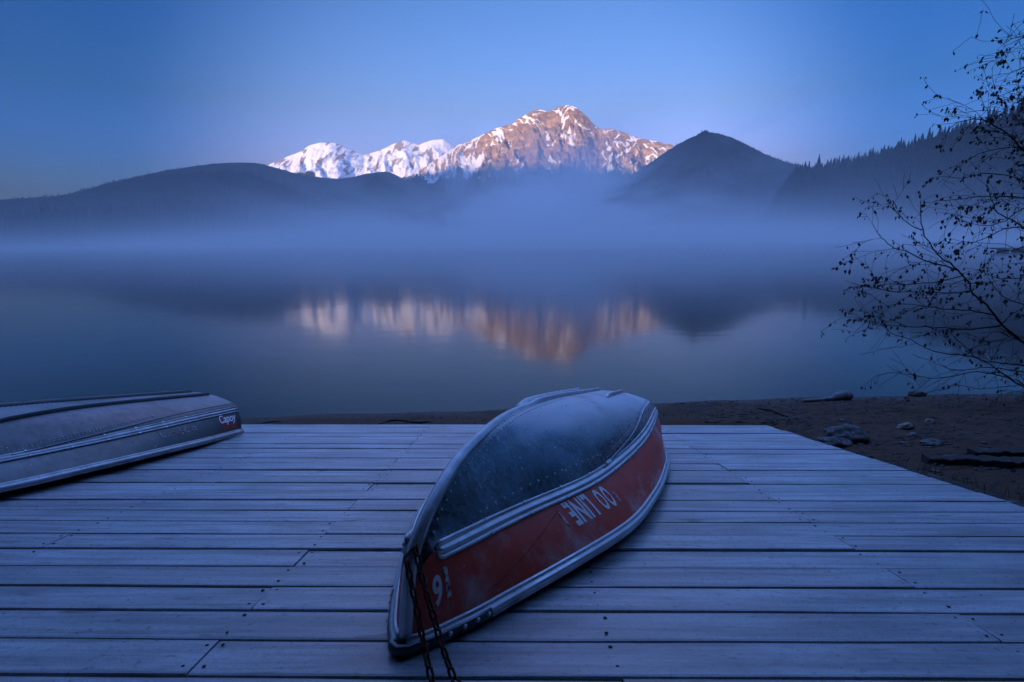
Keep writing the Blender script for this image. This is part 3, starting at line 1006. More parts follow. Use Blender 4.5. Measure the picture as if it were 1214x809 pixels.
class Hull:
    def __init__(self, zs=1.0, mid_v=0.0):
        self.zs, self.mid_v = zs, mid_v
    def c(self, ys, s): return spline(S_, ys, s)
    def z(self, v, s=None): return v * self.zs
    def section(self, s):
        """control points keel, middle, knuckle, strake, gunwale as (u, n)"""
        k = lambda ys: float(self.c(ys, s))
        v = self.mid_v
        return [(0.0, k(NK) * self.zs + v), (k(UM), k(NM) * self.zs + v * .5), (k(UK), k(NKn) * self.zs), (k(US), k(NS) * self.zs), (k(UG), k(NG))]
    def bottom(self, s, t):
        p = self.section(s)[:4]
        # Catmull-Rom through the four points
        q = [(2 * p[0][0] - p[1][0], 2 * p[0][1] - p[1][1])] + p + [(2 * p[3][0] - p[2][0], 2 * p[3][1] - p[2][1])]
        q[0] = (-p[1][0], p[1][1])
        x = min(max(t, 0), 1) * 3; i = min(int(x), 2); f = x - i
        a, b, c, d = q[i], q[i + 1], q[i + 2], q[i + 3]
        g = lambda a, b, c, d: 0.5 * (2 * b + (c - a) * f + (2 * a - 5 * b + 4 * c - d) * f * f + (3 * b - a - 3 * c + d) * f ** 3)
        return g(a[0], b[0], c[0], d[0]), g(a[1], b[1], c[1], d[1])
    def side(self, s, t):
        p = self.section(s)
        a, b = p[3], p[4]
        u = a[0] + (b[0] - a[0]) * t; n = a[1] + (b[1] - a[1]) * t
        w = abs(b[1] - a[1])
        u += 0.07 * w * math.sin(math.pi * t) * (1 if s > 0.5 else s / 0.5)
        return u, n
    def pt(self, s, un, sg): return Vector((un[0] * sg, s, un[1]))
    def nrm(self, fn, s, t, sg):
        e = 0.012
        s0, s1 = max(0.0, s - e), min(LBOAT, s + e)
        t0, t1 = max(0, t - 0.03), min(1, t + 0.03)
        a = self.pt(s1, fn(s1, t), sg) - self.pt(s0, fn(s0, t), sg)
        b = self.pt(s, fn(s, t1), sg) - self.pt(s, fn(s, t0), sg)
        n = b.cross(a) * sg
        if n.length < 1e-9: return Vector((sg, 0, 0.2)).normalized()
        n.normalize()
        return n if n.dot(Vector((sg * .5, -.1, .5))) > 0 else -n

def text_mesh(txt, size, shear=0.0, xs=1.0, bold=0.0, spacing=1.0):
    cu = bpy.data.curves.new('lettering', 'FONT')
    cu.body = txt; cu.size = size; cu.shear = shear; cu.offset = bold; cu.space_character = spacing
    cu.resolution_u = 4
    o = bpy.data.objects.new('lettering', cu)
    COL.objects.link(o)
    dg = bpy.context.evaluated_depsgraph_get()
    me = bpy.data.meshes.new_from_object(o.evaluated_get(dg))
    bpy.data.objects.remove(o); bpy.data.curves.remove(cu)
    bm = bmesh.new(); bm.from_mesh(me)
    bmesh.ops.triangulate(bm, faces=bm.faces)
    bmesh.ops.subdivide_edges(bm, edges=[e for e in bm.edges if e.calc_length() > size * .3], cuts=1)
    vs = [(v.co.x * xs, v.co.y) for v in bm.verts]
    fs = [tuple(v.index for v in f.verts) for f in bm.faces]
    bm.free(); bpy.data.meshes.remove(me)
    w = max(v[0] for v in vs); x0 = min(v[0] for v in vs)
    return [(x - x0, y) for x, y in vs], fs, w - x0

def build_boat(name, label, M4, zs, red, rails, mid_v=0.0, ribs=True):
    root = empty(name, M4)
    tag(root, label, 'boat', 'upturned rowboats on the deck')
    hl = Hull(zs, mid_v)
    st = np.concatenate([np.linspace(0, .12, 9)[:-1], np.linspace(.12, .6, 13)[:-1], np.linspace(.6, LBOAT, 46)])
    hull_mat = M['alu'] if red else M['alu_dull']
    RAIL = M['alu_rail'] if red else M['alu_rail_dull']
    # --- bottom shell, both halves in one skin
    nt = 18
    ts = list(np.linspace(0, 1, nt))
    vs, fs = [], []
    for s in st:
        row = [hl.pt(s, hl.bottom(s, t), -1) for t in ts[::-1]] + [hl.pt(s, hl.bottom(s, t), 1) for t in ts[1:]]
        vs += row
    w = 2 * nt - 1
    for i in range(len(st) - 1):
        for j in range(w - 1):
            fs.append((i * w + j, i * w + j + 1, (i + 1) * w + j + 1, (i + 1) * w + j))
    bot = link('hull_bottom', mesh_data('hull_bottom', vs, fs, True), hull_mat, root)
    # --- sides
    sides = {}
    for sg in (1, -1):
        vs, fs = [], []
        tt = np.linspace(0, 1, 8)
        for s in st: vs += [hl.pt(s, hl.side(s, t), sg) for t in tt]
        for i in range(len(st) - 1):
            for j in range(7):
                q = (i * 8 + j, i * 8 + j + 1, (i + 1) * 8 + j + 1, (i + 1) * 8 + j)
                fs.append(q if sg > 0 else q[::-1])
        o = link('side_panel', mesh_data('side_panel', vs, fs, True), M['red'] if red else M['alu_dull'], root)
        if red: o['label'] = 'side panel in worn red paint rubbed pale towards the stern'
        sides[sg] = o
    # --- transom
    s = LBOAT
    prof = [hl.bottom(s, t) for t in np.linspace(0, 1, 12)] + [hl.side(s, t) for t in np.linspace(0, 1, 6)[1:]]
    vs = [hl.pt(s - 0.012, p, -1) for p in prof[::-1]] + [hl.pt(s - 0.012, p, 1) for p in prof[1:]]
    vs2 = [Vector((v.x * .985, v.y - .03, v.z - .004)) for v in vs]
    m = MB(); n = len(vs)
    m.add(vs + vs2, [tuple(range(n)), tuple(range(n, 2 * n))[::-1]] + [(i, i + 1, n + i + 1, n + i) for i in range(n - 1)])
    m.build('transom', hull_mat, root)
    # --- gunwale rails
    for sg in (1, -1):
        pts, outs, ups = [], [], []
        for s in st:
            u, nn = hl.side(s, 1.0)
            pts.append(Vector((u * sg, s, nn)))
        for i in range(len(pts)):
            tg = (pts[min(i + 1, len(pts) - 1)] - pts[max(i - 1, 0)]).normalized()
            o = tg.cross(Vector((0, 0, 1))) * sg
            outs.append(o.normalized()); ups.append(Vector((0, 0, 1)))
        prof = [(-.012, .006), (.006, .012), (.012, .004), (.014, -.004), (.024, -.008), (.032, -.014), (.034, -.026), (.030, -.036), (.022, -.040), (.026, -.046), (.022, -.054), (.004, -.058), (-.012, -.05)]
        m = MB(); m.sweep(pts, outs, ups, prof)
        gw = m.build('gunwale', RAIL, root, True, True)
        rv = MB()
        for s in np.arange(0.12, LBOAT - .05, 0.16):
            i = int(np.argmin(np.abs(st - s)))
            rv.dome(pts[i] + outs[i] * .013 + Vector((0, 0, .002)), outs[i], .005, .003, 6)
        o = rv.build('rivet_row', M['alu_rail'], gw); o['kind'] = 'stuff'
    # --- spray rails along the chine: two lips with a flat band between
    for sg in (1, -1):
        s0 = 0.125
        ss = np.concatenate([[s0, s0 + .006, s0 + .016], np.linspace(s0 + .03, LBOAT - .006, 52)])
        pts, outs, ups = [], [], []
        P_ = [hl.pt(s, hl.side(s, 0.0), sg) for s in ss]
        for i, s in enumerate(ss):
            nb = hl.nrm(hl.side, s, 0.1, sg)
            tg = (P_[min(i + 1, len(P_) - 1)] - P_[max(i - 1, 0)]).normalized()
            up = (tg.cross(nb)).normalized()
            if up.z < 0: up = -up
            sc = (0.25, 0.7, 0.95)[i] if i < 3 else 1.0
            pts.append(P_[i]); outs.append(nb * sc); ups.append(up * (sc if i < 3 else 1))
        prof = [(-.004, .038), (.009, .040), (.015, .036), (.015, .028), (.008, .022), (.010, .012), (.018, .004), (.019, -.006), (.012, -.014), (.007, -.019), (.014, -.024), (.015, -.032), (.009, -.037), (-.004, -.036)]
        m = MB(); m.sweep(pts, outs, ups, prof)
        sr = m.build('spray_rail', RAIL, root, True, True)
        br = MB()
        for s in np.arange(.42, LBOAT - .1, .30):
            i = int(np.argmin(np.abs(ss - s)))
            tg = (pts[i + 1] - pts[i - 1]).normalized()
            B = Matrix((outs[i], tg, ups[i])).transposed()
            for uu, sz in ((.034, .014), (-.030, .012)):
                br.box(pts[i] + outs[i] * .009 + ups[i] * uu, (.018, .016, sz), B)
            if red and abs(s - 1.62) < .15:
                br.box(pts[i] + outs[i] * .010 + ups[i] * .034, (.022, .085, .018), B)
        o = br.build('rail_clips', M['alu_rail'], sr); o['kind'] = 'stuff'
    # --- stem and keel strip
    ks = np.concatenate([np.array([0, .003, .006, .010, .015, .021, .028, .037, .047, .06, .075, .092, .11, .135]), np.linspace(.16, .6, 14), np.linspace(.66, LBOAT - .02, 34)])
    cen = [Vector((0, s, hl.section(s)[0][1])) for s in ks]
    cen[0] = Vector((0, -.004, .035))
    outs, ups = [], []
    for i in range(len(cen)):
        tg = (cen[min(i + 1, len(cen) - 1)] - cen[max(i - 1, 0)]).normalized()
        ups.append(Vector((1, 0, 0)).cross(tg).normalized()); outs.append(Vector((1, 0, 0)))
    m = MB(); m.sweep(cen, outs, ups, [(-.030, -.020), (-.026, -.004), (-.016, .004), (-.013, .012), (.0, .016), (.013, .012), (.016, .004), (.026, -.004), (.030, -.020)])
    ke = m.build('keel_strip', M['alu_rail'] if red else M['alu_dull'], root, True, True)
    rv = MB()
    for sg in (1, -1):
        for row, t in ((0, .0), (1, .0)):
            for s in np.arange(.14, 2.2, .042):
                tw = (0.040 + 0.026 * row)
                sec = hl.section(s)
                ln = math.hypot(sec[1][0], sec[0][1] - sec[1][1]) + 1e-6
                tb_ = min(0.33 * tw / ln, .95)
                p = hl.pt(s + .02 * row, hl.bottom(s + .02 * row, tb_), sg)
                rv.dome(p, hl.nrm(hl.bottom, s, max(tb_, .05), sg), .0065, .004, 6)
    o = rv.build('rivet_row', M['alu_rail'], ke); o['kind'] = 'stuff'
    # seams: knuckle lap with rivets, two transverse rivet rows, one row along the chine
    for sg in (1, -1):
        ss = np.linspace(1.55, LBOAT - .01, 40)
        tk = [0.97 - 0.30 * (1 - (1 - min(1, max(0, (s - 1.55) / 1.9))) ** 1.6) for s in ss]
        pts = [hl.pt(s, hl.bottom(s, t), sg) for s, t in zip(ss, tk)]
        ns = [hl.nrm(hl.bottom, s, t, sg) for s, t in zip(ss, tk)]
        up2 = []
        for i in range(len(pts)):
            tg = (pts[min(i + 1, len(pts) - 1)] - pts[max(i - 1, 0)]).normalized()
            up2.append(tg.cross(ns[i]).normalized())
        m = MB(); m.sweep(pts, ns, up2, [(-.003, -.010), (.0035, -.009), (.0045, 0), (.0015, .010), (-.003, .012)])
        sm = m.build('seam_strip', hull_mat, root, True, True)
        rv = MB()
        for i in range(0, len(pts) - 1):
            for f in (0, .5):
                p = pts[i].lerp(pts[i + 1], f); nrm = ns[i]
                for k in (1, 2):
                    if k == 2 and i > 20: continue
                    q = p + (-up2[i] if (-up2[i]).z > 0 else up2[i]) * (.018 + .016 * k)
                    rv.dome(q - nrm * .003, nrm, .0055, .006, 6)
        for s in np.arange(.5, 1.62, .07):
            t = .80
            rv.dome(hl.pt(s, hl.bottom(s, t), sg), hl.nrm(hl.bottom, s, t, sg), .008, .005, 6)
        if red:
            for k in range(46):
                s = random.uniform(.35, 2.6); t = random.uniform(.15, .9)
                rv.dome(hl.pt(s, hl.bottom(s, t), sg), hl.nrm(hl.bottom, s, t, sg), random.uniform(.004, .0085), .004, 6)
        o = rv.build('rivet_row', M['alu_rail'], sm); o['kind'] = 'stuff'
    # bottom runners
    for u0, s0, s1 in rails:
        ss = np.linspace(s0, s1, 26)
        pts, outs, ups = [], [], []
        for s in ss:
            uu = abs(u0); sg = 1 if u0 >= 0 else -1
            lo, hi = 0.0, 1.0
            for _ in range(24):
                md = (lo + hi) / 2
                if hl.bottom(s, md)[0] < uu: lo = md
                else: hi = md
            pts.append(hl.pt(s, hl.bottom(s, lo), sg)); ups.append(hl.nrm(hl.bottom, s, max(lo, .04), sg)); outs.append(Vector((1, 0, 0)))
        hh = [min(1, .15 + i / 3) for i in range(len(ss))]
        m = MB(); m.sweep(pts, outs, [u * h for u, h in zip(ups, hh)], [(-.024, -.02), (-.020, .012), (-.012, .020), (-.010, .030), (.010, .030), (.012, .020), (.020, .012), (.024, -.02)])
        m.build('runner', M['alu_rail'] if red else M['alu_dull'], root, True, True)
    # bow cap: bent plate round the nose with bolts
    pts, outs, ups = [], [], []
    arc = []
    for s in (.30, .22, .15, .09, .05): arc.append((hl.side(s, 1.0)[0] + .016, s))
    nose = [(.046, .012), (.030, -.020), (0.0, -.036), (-.030, -.020), (-.046, .012)]
    path = arc + nose + [(-x, y) for x, y in arc[::-1]]
    pts = [Vector((x, y, float(spline(S_, NG, max(0, y))) - .022)) for x, y in path]
    for i in range(len(pts)):
        tg = (pts[min(i + 1, len(pts) - 1)] - pts[max(i - 1, 0)]).normalized()
        o = Vector((-tg.y, tg.x, 0)).normalized()
        if o.dot(Vector((pts[i].x, pts[i].y - .3, 0))) < 0: o = -o
        outs.append(o); ups.append(Vector((0, 0, 1)))
    m = MB(); m.sweep(pts, outs, ups, [(-.006, .012), (.010, .016), (.020, .010), (.022, -.008), (.016, -.026), (-.006, -.033)])
    bc = m.build('bow_cap', M['alu_dark'], root, True, True)
    bl = MB()
    for s in (.12, .18, .235, .285):
        for sg in (1, -1):
            u, nn = hl.side(s, 1.0)
            bl.dome((sg * (u + .034), s - .012, nn - .022), (sg * .85, -.5, .1), .010, .006, 8)
    o = bl.build('bolt_row', M['alu_rail'], bc); o['kind'] = 'stuff'
    return root, hl, sides

def wrap_text(txt, hl, parent, name, mat, s_a, s_b, t_a, t_b, flip, sg=1, shear=0.0, bold=0.0, off=.0025, spacing=1.0, label=None):
    """flat paint: text box mapped on the side between stations s_a..s_b and heights t_a (strake) .. t_b (gunwale)"""
    vs, fs, w = text_mesh(txt, 1.0, shear, 1.0, bold, spacing)
    y0 = min(v[1] for v in vs); y1 = max(v[1] for v in vs)
    out = []
    for x, y in vs:
        fx, fy = x / w, (y - y0) / (y1 - y0)
        if flip: s = s_b + (s_a - s_b) * fx; t = t_a + (t_b - t_a) * fy
        else:    s = s_a + (s_b - s_a) * fx; t = t_b + (t_a - t_b) * fy
        out.append(hl.pt(s, hl.side(s, t), sg) + hl.nrm(hl.side, s, t, sg) * off)
    o = link(name, mesh_data(name, out, fs), mat, parent)
    if label: o['label'] = label
    return o

# main boat, bow towards the camera
bow = Vector((-.42, 1.94)); stern = Vector((.905, 5.67))
ax = (stern - bow).normalized()
Mb = DECK_M @ Matrix(((ax.y, ax.x, 0, bow.x), (-ax.x, ax.y, 0, bow.y), (0, 0, 1, .006), (0, 0, 0, 1)))
boat1, hull1, side1 = build_boat('upturned_rowboat', 'upturned aluminium rowboat with a red painted side and a chain at its bow', Mb, 1.0, True,
                                 [(0.0, 1.45, LBOAT - .05), (-.22, 1.9, LBOAT - .03), (.235, 3.0, LBOAT - .03)])
wrap_text('LINE', hull1, side1[1], 'lettering', M['white_ink'], .965, 1.175, .14, .60, True, bold=.035, spacing=1.05)
wrap_text('O', hull1, side1[1], 'lettering', M['white_ink'], 1.235, 1.30, .16, .60, True, bold=.03)
wrap_text('O', hull1, side1[1], 'lettering', M['white_ink'], 1.315, 1.38, .16, .62, True, bold=.03)
wrap_text('I', hull1, side1[1], 'lettering', M['white_faint'], 1.42, 1.432, .38, .60, True)
wrap_text('I', hull1, side1[1], 'lettering', M['white_faint'], .905, .917, .25, .52, True)
wrap_text('6', hull1, side1[1], 'lettering', M['white_ink'], .088, .126, .30, .72, True, bold=.03)
wrap_text('1', hull1, side1[1], 'lettering', M['white_faint'], .142, .160, .24, .66, True, bold=.05)
# a long diagonal scratch across the red side
m = MB()
pp = [hull1.pt(s, hull1.side(s, t), 1) + hull1.nrm(hull1.side, s, t, 1) * .0012 for s, t in zip(np.linspace(.34, .92, 24), np.linspace(.84, .22, 24) + .004 * np.sin(np.arange(24) * .9))]
m.tube(pp, [.0011 + .0004 * math.sin(i * 2.3) for i in range(24)], 4)
m.build('scratch', M['stick'], side1[1])

# second boat on the left, stern towards the lake
sc_ = Vector((-3.97, 6.40)); ax = Vector((.143, .99)).normalized(); bw = sc_ - ax * LBOAT
Mb2 = DECK_M @ Matrix(((ax.y, ax.x, 0, bw.x), (-ax.x, ax.y, 0, bw.y), (0, 0, 1, .006), (0, 0, 0, 1)))
boat2, hull2, side2 = build_boat('upturned_rowboat', 'upturned bare grey aluminium rowboat with a small red sticker by its stern', Mb2, .75, False,
                                 [(0.0, 1.2, LBOAT - .05), (-.22, 1.4, LBOAT - .05), (.235, 1.4, LBOAT - .05)], .05)
m = MB()
vs, fs = [], []
for i in range(9):
    for j in range(5):
        s = 3.575 + .30 * i / 8; t = .22 + .60 * j / 4
        vs.append(hull2.pt(s, hull2.side(s, t), 1) + hull2.nrm(hull2.side, s, t, 1) * .002)
fs = [(i * 5 + j, i * 5 + j + 1, (i + 1) * 5 + j + 1, (i + 1) * 5 + j) for i in range(8) for j in range(4)]
link('sticker', mesh_data('sticker', vs, fs), M['red_sticker'], side2[1])
wrap_text('Capoy', hull2, side2[1], 'lettering', M['white_ink'], 3.575, 3.875, .12, .62, False, shear=.25, bold=.02, off=.004)
wrap_text('Lo.J6o', hull2, side2[1], 'lettering', M['red_letters'], 2.72, 3.20, .22, .62, False, bold=.03)

# ================================================================== CHAIN
def chain():
    root = empty('chain', DECK_M)
    tag(root, 'rusty iron chain looped through the bow of the red-sided rowboat', 'chain')
    def dkp(px, py, d):
        # pixel to deck coordinates at distance d
        q = DECK_I.to_3x3() @ ray(px, py)
        return Vector((q.x / q.y * d, d, HN + q.z / q.y * d))
    A = [(483, 670, 1.925), (487, 690, 1.905), (492, 712, 1.885), (497, 738, 1.86), (502, 762, 1.83), (507, 786, 1.79), (513, 812, 1.745)]
    B = [(493, 653, 1.955), (499, 680, 1.925), (506, 706, 1.90), (514, 732, 1.875), (522, 760, 1.845), (529, 780, 1.815), (538, 806, 1.775), (545, 818, 1.75)]
    link_me = None
    L, Wd, r = .044, .029, .0054
    m = MB()
    pts = []
    for k in range(20):
        a = 2 * math.pi * k / 20
        x = math.cos(a) * (Wd / 2 - r); y = math.sin(a) * (Wd / 2 - r)
        y += (L / 2 - Wd / 2) * (1 if y >= 0 else -1)
        pts.append(Vector((x, y, 0)))
    vs, fs = [], []
    for k, p in enumerate(pts):
        tg = (pts[(k + 1) % 20] - pts[k - 1]).normalized()
        o = Vector((tg.y, -tg.x, 0))
        for j in range(6):
            b = 2 * math.pi * j / 6
            vs.append(p + o * math.cos(b) * r + Vector((0, 0, 1)) * math.sin(b) * r)
    fs = [(k * 6 + j, k * 6 + (j + 1) % 6, ((k + 1) % 20) * 6 + (j + 1) % 6, ((k + 1) % 20) * 6 + j) for k in range(20) for j in range(6)]
    link_me = mesh_data('chain_link', vs, fs, True); link_me.materials.append(M['rust'])
    pitch = L - 2 * r * 1.05
    def run(path, skip, extra):
        P = [dkp(*p) for p in path]
        for q in P: q.z = max(q.z, .012)
        P += extra
        seg = [(P[i + 1] - P[i]).length for i in range(len(P) - 1)]
        tot = sum(seg); x = 0.0; k = 0
        while x < tot:
            y = x; i = 0
            while i < len(seg) - 1 and y > seg[i]: y -= seg[i]; i += 1
            c = P[i].lerp(P[i + 1], y / seg[i]); d = (P[i + 1] - P[i]).normalized()
            nb = Vector((.25, -1, .15)); nb = (nb - d * nb.dot(d)).normalized()
            ang = (0.5 if k % 2 else 2.05) + random.uniform(-.25, .25)
            nn = Quaternion(d, ang) @ nb
            sx = d.cross(nn).normalized()
            o = link('chain_link', link_me, None, root)
            Mx = Matrix((sx, d, nn)).transposed().to_4x4(); Mx.translation = c
            o.matrix_local = Mx
            x += pitch; k += 1
    run(A, 0, [Vector((-.27, 1.66, .012)), Vector((-.20, 1.55, .012)), Vector((-.10, 1.50, .012))])
    run(B, 0, [Vector((-.16, 1.70, .012)), Vector((-.06, 1.62, .012)), Vector((.06, 1.60, .012))])
    # the short turn of chain that passes behind the stem eye
    m = MB(); a, b = dkp(483, 667, 1.93), dkp(493, 650, 1.96)
    m.tube([a, a + Vector((-.012, .012, .012)), (a + b) / 2 + Vector((.0, .03, .02)), b + Vector((.004, .012, .008)), b], .006, 7)
    m.build('shackle', M['rust'], root, True)
chain()

# ================================================================== BEACH THINGS
def rock_mesh(name, seed, sx, sy, sz, sub=3, rough=.16):
    bm = bmesh.new()
    bmesh.ops.create_icosphere(bm, subdivisions=sub, radius=1.0)
    r = random.Random(seed)
    off = Vector((r.uniform(0, 90), r.uniform(0, 90), r.uniform(0, 90)))
    from mathutils import noise as mn
    for v in bm.verts:
        c = v.co.copy()
        q = 1 + rough * mn.noise(c * 1.1 + off) + rough * .5 * mn.noise(c * 2.6 + off)
        c *= q
        c.z = max(c.z, -.55)
        v.co = Vector((c.x * sx, c.y * sy, c.z * sz))
    me = bpy.data.meshes.new(name); bm.to_mesh(me); bm.free()
    me.polygons.foreach_set('use_smooth', [True] * len(me.polygons))
    return me

def ground_at(px, py):
    """where the sight line through a pixel meets the beach"""
    v = ray(px, py); a = 3.0
    for k in range(4000):
        p = CAM_P + v * a
        if p.z <= float(ground_z(p.x, p.y)): break
        a += .01
    return p

def rock(px, py, wpx, hpx, mat, label, seed, flat=.8, group=None, rz=0.0):
    p = ground_at(px, py)
    D = (p - CAM_P).dot(CAM_M @ Vector((0, 0, -1)))
    w = wpx / F * D / 2; h = hpx / F * D / 1.5
    o = link('beach_stone', rock_mesh('beach_stone', seed, w, w * flat, h, 4, .42), mat)
    o.location = (p.x, p.y + w * flat * .6, float(ground_z(p.x, p.y + w * flat * .6)) + h * .30)
    o.rotation_euler.z = rz
    return tag(o, label, 'stone', group)

rock(1009, 524, 52, 20, M['stone'], 'rounded grey stone, the larger of two beside the deck edge', 3, .62)
rock(992, 532, 40, 15, M['stone'], 'low reddish-grey stone tucked between the deck edge and a larger stone', 5, .7)
rock(1091, 470, 18, 7, M['stone_dark'], 'small dark stone lying at the waterline', 8, .7)
rock(1077, 510, 18, 8, M['stone_pale'], 'pale rounded stone on the dark sand', 9, .7)
rock(1083, 517, 9, 4, M['stone_pale'], 'tiny white pebble beside the pale rounded stone', 10, .7)
rock(1108, 529, 26, 6, M['stone'], 'flat grey stone half buried in the sand', 13, .7)
rock(1104, 502, 12, 5, M['stone_pale'], 'small tan stone lying above the pale rounded stone', 15, .7)

def log(name, label, cat, mat, pix, rad, lift=.5, n=9, seed=0):
    r = random.Random(seed)
    pts = []
    P = [ground_at(*q) for q in pix]
    fine, rr = [], []
    for i in range(len(P) - 1):
        for k in range(6):
            f = k / 6
            q = P[i].lerp(P[i + 1], f)
            fine.append(q)
            rr.append((rad[i] * (1 - f) + rad[i + 1] * f) * r.uniform(.88, 1.12))
    fine.append(P[-1]); rr.append(rad[-1])
    fine = [Vector((q.x, q.y, float(ground_z(q.x, q.y)) + a * lift + r.uniform(0, a * .3))) for q, a in zip(fine, rr)]
    m = MB(); m.tube(fine, rr, n)
    c = fine[0].copy()
    m.v = [tuple(Vector(v) - c) for v in m.v]
    o = m.build(name, mat, None, True); o.location = c
    return tag(o, label, cat)

log('driftwood', 'pale frosty driftwood stump with a dark tail lying by the waterline', 'driftwood', M['drift'], [(952, 477), (968, 476), (984, 475), (992, 474.5), (1003, 474), (1008, 473)], [.025, .03, .035, .07, .085, .05], .7, 8, 3)
log('stick', 'thin dark branch lying on sand just past the far deck corner', 'stick', M['stick'], [(899, 485), (912, 488), (925, 492), (936, 495)], [.012, .022, .018, .008], .8, 6, 4)
log('stick', 'wavy dark stick on the sand strip behind the deck', 'stick', M['stick'], [(449, 504), (458, 501), (472, 499), (486, 501), (498, 502), (512, 500.5)], [.008, .013, .016, .015, .017, .006], .7, 6, 5)
log('stick', 'short dark twig on the sand strip nearest the grey rowboat', 'stick', M['stick'], [(311, 502.5), (320, 501), (334, 500.5)], [.006, .011, .005], .7, 6, 6)

def beam(label, a, b, w, h, zlift):
    p, q = ground_at(*a), ground_at(*b)
    d = q - p; L = d.length
    m = MB()
    n = 26
    prof = [(-.5, -.5), (-.46, .44), (-.40, .5), (.40, .5), (.46, .44), (.5, -.5)]
    r = random.Random(int(a[0]))
    pts = [Vector((L * (i / n - .5), 0, 0)) for i in range(n + 1)]
    m.sweep(pts, [Vector((0, w * r.uniform(.84, 1.08), r.uniform(-.01, .01))) for _ in pts], [Vector((0, 0, h * r.uniform(.78, 1.12))) for _ in pts], prof)
    o = m.build('timber_beam', M['timber'], None, False, True)
    c = (p + q) / 2
    o.location = (c.x, c.y, (float(ground_z(p.x, p.y)) + float(ground_z(q.x, q.y))) / 2 + zlift)
    o.rotation_euler = (0, -math.atan2(d.z, math.hypot(d.x, d.y)), math.atan2(d.y, d.x))
    return tag(o, label, 'beam')
beam('old dark timber beam lying on the beach parallel to the shore', (1096, 549), (1270, 556), .15, .12, .02)
beam('frosted timber beam half sunk in sand beyond the old dark beam', (1150, 544), (1290, 542), .13, .13, .03)
beam('dark edging timber lying against the lower side of the deck', (1068, 562), (1275, 630), .15, .10, .03)

# wrack: bark, twigs and leaf litter no one could count
def litter():
    m = MB(); r = random.Random(21)
    def cl(x, y):  # clumped along old waterlines
        return 0.5 + vnoise(x * .9, y * 2.3, 77) * 1.1
    k = 0
    while k < 5200:
        right = r.random() < .86
        x = r.uniform(2.6, 13) if right else r.uniform(-6, 4.0)
        y = r.uniform(3.2, 10) if right else r.uniform(6.4, 8.6)
        s = float(shore_y(x)) - y
        if s < .12: continue
        if r.random() > cl(x, y): continue
        q = DECK_I @ Vector((x, y, float(ground_z(x, y))))
        if q.y < 7.1 and q.x < 3.45 + (7.1 - q.y) * .05: continue
        z = float(ground_z(x, y))
        L = r.uniform(.03, .14) * (2.2 if r.random() < .10 else 1); a = r.gauss(0, .45)
        d = Vector((math.cos(a), math.sin(a), r.uniform(-.05, .15)))
        p = Vector((x, y, z + .004))
        w = Vector((-d.y, d.x, 0)) * r.uniform(.004, .022)
        mid = p + d * L * .5 + Vector((0, 0, r.uniform(.004, .02)))
        m.add([p - w, p + w, mid + w * .8, p + d * L, mid - w * .8], [(0, 1, 2, 4), (4, 2, 3)])
        k += 1
    tag(m.build('beach_litter', M['stick']), 'dark twigs, bark and leaf litter strewn over the sand', 'litter', kind='stuff')
    m = MB()
    base = rock_mesh('p', 3, 1, 1, .6, 1, .25)
    bv = [v.co.copy() for v in base.vertices]; bf = [tuple(p.vertices) for p in base.polygons]
    k = 0
    while k < 240:
        x = r.uniform(2.8, 12.5); y = r.uniform(3.0, 9.8)
        if float(shore_y(x)) - y < .05: continue
        q = DECK_I @ Vector((x, y, float(ground_z(x, y))))
        if q.y < 7.1 and q.x < 3.42 + (7.1 - q.y) * .05: continue
        s = r.uniform(.008, .034) * (1.5 if r.random() < .1 else 1)
        rz = Matrix.Rotation(r.random() * 6, 3, 'Z')
        c = Vector((x, y, float(ground_z(x, y)) + s * .15))
        m.add([rz @ Vector((v.x * s * 1.3, v.y * s, v.z * s)) + c for v in bv], bf); k += 1
    tag(m.build('pebbles', M['stone_dark'], None, False), 'small grey pebbles scattered over the sand beside the deck', 'pebbles', kind='stuff')
    bpy.data.meshes.remove(base)
    m = MB(); k = 0
    while k < 900:
        d = r.uniform(1.2, 5.2); X = 3.36 + (7.1 - d) * .05 + r.uniform(.0, .55) ** 1.0 + .03
        p = deck(X, d, 0); z = float(ground_z(p.x, p.y)); p = Vector((p.x, p.y, z))
        hgt = r.uniform(.04, .17); a = r.random() * 6.28; ln = r.uniform(.02, .10)
        tip = p + Vector((math.cos(a) * ln, math.sin(a) * ln, hgt)); md = p.lerp(tip, .55) + Vector((0, 0, hgt * .2))
        w = Vector((-math.sin(a), math.cos(a), 0)) * .0025
        m.add([p - w, p + w, md + w * .8, md - w * .8, tip], [(0, 1, 2, 3), (3, 2, 4)]); k += 1
    tag(m.build('dead_grass', M['grass']), 'short dry dead grass along the side of the deck', 'grass', kind='stuff')
litter()

